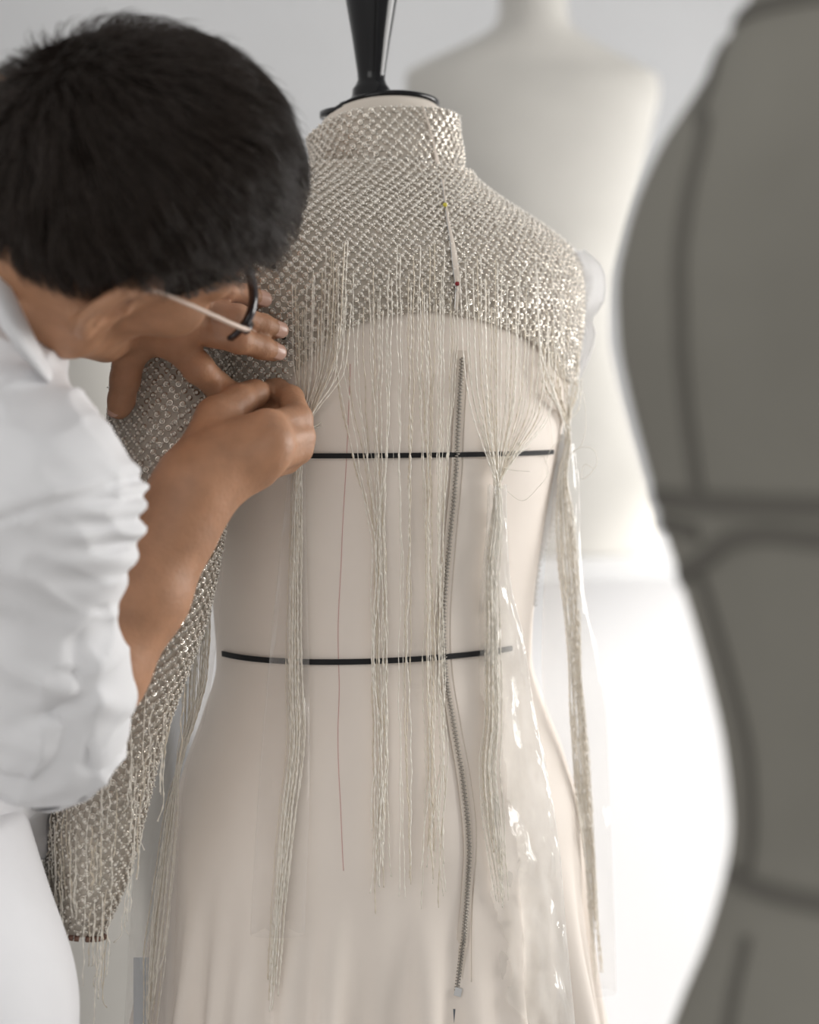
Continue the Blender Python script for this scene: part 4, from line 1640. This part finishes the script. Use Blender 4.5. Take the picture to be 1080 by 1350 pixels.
Fh = (base[None] + (np.arange(len(W)) * k_ * 3)[:, None, None]).reshape(-1, 4)
mk('hair_strands', ringv.reshape(-1, 3), Fh.astype(np.int32), M_hair, hair, kind='stuff')

# ---- glasses
gl_root = thing('eyeglasses', "eyeglasses with a pale temple arm and dark frame on the tailor's face", 'glasses', from_head((9.0, 0, -2.6)))
tp = [from_head(q) for q in ((-1.9, 8.0, -0.6), (0.5, 7.75, -0.05), (3.0, 7.7, -0.3), (6.0, 7.5, -0.9), (8.6, 7.25, -1.5), (9.5, 7.1, -1.7))]
tube('temple_arm', catmull(np.array(tp), 30), np.interp(np.linspace(0, 1, 30), [0, .3, 1], [.0012, .0016, .0024]), M_temple, gl_root, sides=10, flat=0.7)
tp = [from_head(np.array(q) * np.array([1, -1, 1])) for q in ((-1.9, 8.0, -0.6), (0.5, 7.75, -0.05), (3.0, 7.7, -0.3), (6.0, 7.5, -0.9), (8.6, 7.25, -1.5), (9.5, 7.1, -1.7))]
tube('temple_arm', catmull(np.array(tp), 30), np.interp(np.linspace(0, 1, 30), [0, .3, 1], [.0012, .0016, .0024]), M_temple, gl_root, sides=10, flat=0.7)
for s in (-1, 1):
    a = np.linspace(0, 2 * np.pi, 48, endpoint=False)
    cx = s * 3.7
    loop = np.stack([10.4 - 0.06 * (np.abs(cx + 2.75 * np.cos(a)) ** 2) * 0.25, cx + 2.75 * np.sign(np.cos(a)) * np.abs(np.cos(a)) ** .8, -3.3 + 2.25 * np.sign(np.sin(a)) * np.abs(np.sin(a)) ** .8], 1)
    Wl = from_head(loop)
    # dark brow bar along the top of the lens; the lens itself is rimless
    cen = Wl.mean(0)
    ax = hF
    rings = []
    for i in range(-1, 26):
        o_ = nrm(Wl[i % 48] - cen)
        t_ = 0.0026 if 2 < i < 22 else 0.0015
        rings.append([Wl[i % 48] + o_ * t_ + ax * .0022, Wl[i % 48] - o_ * t_ * .6 + ax * .0022, Wl[i % 48] - o_ * t_ * .6 - ax * .0026, Wl[i % 48] + o_ * t_ - ax * .0026])
    loft('brow_bar', np.array(rings), M_acetate, gl_root, caps=True)
    V_ = np.vstack([Wl, cen])
    mk('lens', V_, [(i, (i + 1) % 48, 48) for i in range(48)], M_lens, gl_root)
    # end piece joining rim and arm
    e0, e1 = from_head((10.1, s * 6.3, -2.0)), from_head((9.3, s * 7.25, -1.7))
    tube('hinge', np.array([e0, (e0 + e1) / 2, e1]), [0.0032, 0.0030, 0.0024], M_acetate, gl_root, sides=8)
tube('bridge', from_head([(10.45, -1.1, -2.6), (10.7, 0, -2.3), (10.45, 1.1, -2.6)]), 0.0019, M_acetate, gl_root, sides=8)

# ---- shirt
nd = nrm(np.array([0.72, -0.25, 0.55]))
CUFF_A = P(60, 945, 1.21)
CUFF_D = nrm(np.array([0.42, 0.72, 0.50]))


def shirt_sdf(p):
    # right sleeve
    sh, el = P(40, 665, 1.155), P(52, 945, 1.20)
    d = cone(p, sh, el, 0.0505, 0.0535)
    d = smin(d, cone(p, P(-45, 475, 1.23), sh, 0.060, 0.05194), 0.035)
    d = smin(d, cone(p, P(-150, 640, 1.357), sh, 0.106, 0.053), 0.04)
    d = smin(d, cone(p, P(-70, 460, 1.261), P(-150, 640, 1.357), 0.053, 0.1166), 0.04)
    t = cone(p, P(-150, 640, 1.357), P(-195, 820, 1.357), 0.1219, 0.1399)
    t = smin(t, cone(p, P(-195, 820, 1.357), P(-205, 1120, 1.336), 0.1399, 0.1357), 0.03)
    t = smin(t, cone(p, P(-150, 640, 1.357), L_SH, 0.106, 0.0583), 0.04)
    t = smin(t, cone(p, L_SH, L_SH + (L_ELB[0] - L_SH) * 0.55, 0.0583, 0.05512), 0.02)
    d = smin(d, t, 0.012)
    bk = smin(cone(p, P(-115, 385, 1.285), P(-150, 640, 1.357), 0.055, 0.115), cone(p, P(-115, 385, 1.285), L_SH, 0.055, 0.058), 0.03)
    d = smin(d, bk, 0.03)
    d = smin(d, cone(p, P(-95, 440, 1.262), P(-150, 640, 1.357), 0.065, 0.12), 0.02)
    d = smin(d, cone(p, P(-100, 425, 1.268), P(-115, 385, 1.285), 0.066, 0.062), 0.02)
    # cloth folds
    px = 540 + p[:, 0] / p[:, 1] * FPX
    py = HOR - (p[:, 2] - CAMZ) / p[:, 1] * FPX
    q = p * 100
    arm = sst(-np.abs(p[:, 1] - 1.06), -0.1, -0.05)
    f1 = vnoise(np.stack([q[:, 0] * .22 + q[:, 2] * .12, q[:, 1] * .2, q[:, 2] * .30 - q[:, 0] * .2], 1))
    f2 = vnoise(np.stack([q[:, 0] * .35 + 9, q[:, 1] * .35, q[:, 2] * .9 + q[:, 0] * .3], 1))
    # pleats bunching on the outside of the sleeve
    pz = (p[:, 2] - 1.197) / 0.0164
    pl_ = np.abs(np.sin(pz * math.pi / 1.0 + 0.8 * np.sin(pz * 0.9)))
    mask = sst(p[:, 0], -0.217, -0.182) * sst(p[:, 2], 1.114, 1.141) * (1 - sst(p[:, 2], 1.197, 1.214))
    ridge = (1 - np.abs(vnoise(np.stack([q[:, 0] * .16 + q[:, 2] * .10 + 4, q[:, 1] * .2, q[:, 2] * .17 - q[:, 0] * .16], 1)))) ** 4
    ridge2 = (1 - np.abs(vnoise(np.stack([q[:, 0] * .30 - q[:, 2] * .22 + 11, q[:, 1] * .25, q[:, 2] * .30 + q[:, 0] * .22], 1)))) ** 5
    disp = 0.0035 * f1 + 0.0020 * f2 + 0.0050 * mask * (pl_ - 0.5) + 0.0045 * ridge + 0.0025 * ridge2 - 0.003
    # turned-back cuff: an extra layer with its own edge
    hC = (p - el) @ nrm(np.array([0.10, 0.93, 0.22]))
    low = 1 - sst(p[:, 2], 1.089, 1.126)
    disp = disp + low * (0.0034 * sst(hC, -0.041, -0.037) - 0.0028 * np.exp(-((hC + 0.0427) / 0.0024) ** 2))
    h2 = (p - el) @ nrm(np.array([0.45, 0.80, 0.40]))
    disp = disp + low * 0.0022 * sst(h2, -0.0166, -0.013)
    # deep diagonal folds above the cuff
    c1 = (p[:, 2] - 1.063) - 0.35 * (p[:, 0] + 0.23)
    disp = disp - 0.005 * np.exp(-(c1 / 0.006) ** 2) * sst(p[:, 0], -0.252, -0.215) * (1 - sst(p[:, 0], -0.198, -0.183))
    c2 = (p[:, 2] - 1.094) + 0.55 * (p[:, 0] + 0.23)
    disp = disp + 0.004 * np.exp(-(c2 / 0.009) ** 2)
    # shoulder seam
    c3 = (p[:, 2] - 1.194) - 0.30 * (p[:, 0] + 0.212)
    disp = disp - (0.0026 * np.exp(-(c3 / 0.0026) ** 2) - 0.0016 * np.exp(-((c3 - 0.007) / 0.005) ** 2)) * (1 - sst(p[:, 1], 1.19, 1.25))
    d = d - disp
    # open cuff and neck
    hole = cone(p, CUFF_A + CUFF_D * 0.065, CUFF_A + CUFF_D * 0.12, 0.04028, 0.04664)
    d = smax(d, -hole, 0.004)
    nk = cone(p, NECK_BASE + nd * 0.06, from_head(NECK_TOP) + nd * 0.03, 0.05512, 0.0636)
    d = smax(d, -nk, 0.004)
    # neck band under the collar
    nb = smax(cone(p, NECK_BASE + nd * 0.06, P(-95, 440, 1.262), 0.0655, 0.068), (p - P(12, 400, 1.17)) @ nd - 0.006, 0.004)
    d = smin(d, nb, 0.006)
    # hem
    d = smax(d, (zpx(1160, 1.27) - p[:, 2]), 0.004)
    return d


V, Q = mesh_sdf(shirt_sdf, (-0.70, 0.98, 0.85), (-0.10, 1.56, 1.47), 0.0026, levels=4, slack=2.6)
shirt = mk('shirt', V, Q, M_shirt, pr_root, label='white cotton shirt with the sleeves rolled to the elbow')

# rolled cuff: two turned-back layers
cT = CUFF_D
cN = nrm(np.array([0, -1.0, 0]) - cT * np.dot([0, -1.0, 0], cT))
cB = np.cross(cT, cN)
a = np.linspace(0, 2 * np.pi, 72, endpoint=False)
prof = [(-0.026, 0.0515), (-0.023, 0.0550), (-0.012, 0.0570), (0.002, 0.0568), (0.012, 0.0560), (0.017, 0.0540), (0.014, 0.0515), (0.0, 0.050), (-0.02, 0.048)]
rings = []
for h, r in prof:
    rr = r * (1 + 0.035 * np.sin(a * 3 + h * 60) + 0.02 * np.sin(a * 7 + h * 90))
    tilt = 0.006 * np.cos(a + 0.6)
    rings.append(CUFF_A + cT * (h + tilt)[:, None] + rr[:, None] * (np.cos(a)[:, None] * cN + np.sin(a)[:, None] * cB))
loft('rolled_cuff', np.array(rings), M_shirt, shirt)

# collar: a folded band standing round the neck
inner = np.array([P(-150, 250, 1.346), P(-120, 190, 1.272), P(-75, 225, 1.203), P(-35, 285, 1.177), P(0, 350, 1.164), P(32, 416, 1.16), P(60, 474, 1.166), P(72, 500, 1.193), P(60, 510, 1.24)])
outer = np.array([P(-190, 300, 1.357), P(-150, 260, 1.261), P(-95, 305, 1.182), P(-42, 362, 1.151), P(-4, 424, 1.136), P(26, 466, 1.134), P(54, 496, 1.147), P(72, 512, 1.187), P(58, 522, 1.246)])
ci_, co_ = catmull(inner, 60), catmull(outer, 60)
ax_n = from_head(NECK_TOP) * 0.5 + NECK_BASE * 0.5
inw = nrm(ax_n - ci_)
rings = np.stack([ci_ + inw * 0.004 + (co_ - ci_) * 0.5, ci_ + inw * 0.0030, ci_ + (ci_ - co_) * 0.03, ci_ - inw * 0.0020, co_ * .5 + ci_ * .5 - inw * 0.0035, co_ - inw * 0.0015, co_ + inw * 0.0015, co_ * .5 + ci_ * .5 + inw * 0.001], 1)
loft('shirt_collar', rings, M_shirt, shirt, caps=True)

# ---- white trousers (only the hip edge shows at the lower left)
def trouser_sdf(p):
    d = cone(p, P(-235, 1090, 1.293), P(-185, 1330, 1.24), 0.1325, 0.1357)
    hip = P(-172, 1360, 1.23)
    d = smin(d, cone(p, hip, hip + np.array([0.035, -0.01, -0.40]), 0.1293, 0.0901), 0.03)
    d = smin(d, cone(p, hip + np.array([0.035, -0.01, -0.40]), hip + np.array([-0.03, 0.02, -0.74]), 0.0901, 0.0742), 0.02)
    d = smin(d, cone(p, hip + np.array([-0.05, 0.13, 0]), hip + np.array([-0.06, 0.14, -0.74]), 0.1166, 0.0742), 0.03)
    q = p * 100
    d = d - 0.003 * vnoise(np.stack([q[:, 0] * .25, q[:, 1] * .25, q[:, 2] * .09], 1))
    d = smax(d, p[:, 2] - zpx(1075, 1.27), 0.004)
    return smax(d, 0.06 - p[:, 2], 0.004)


V, Q = mesh_sdf(trouser_sdf, (-0.68, 0.95, 0.04), (-0.12, 1.58, 1.05), 0.006, levels=3, slack=2.0)
mk('trousers', V, Q, M_trouser, pr_root)
for sx, sy in ((-0.375, 1.23), (-0.405, 1.36)):
    V, Q = mesh_sdf(lambda p: smax(smin(ellip(p, (sx + .05, sy + .02, 0.03), (0.125, 0.052, 0.045)), ellip(p, (sx - .01, sy, 0.06), (0.06, 0.05, 0.06)), 0.03), -p[:, 2], 0.004),
                    (sx - .15, sy - .12, -0.02), (sx + .22, sy + .14, 0.15), 0.004, levels=2)
    mk('shoe', V, Q, M_black, pr_root)
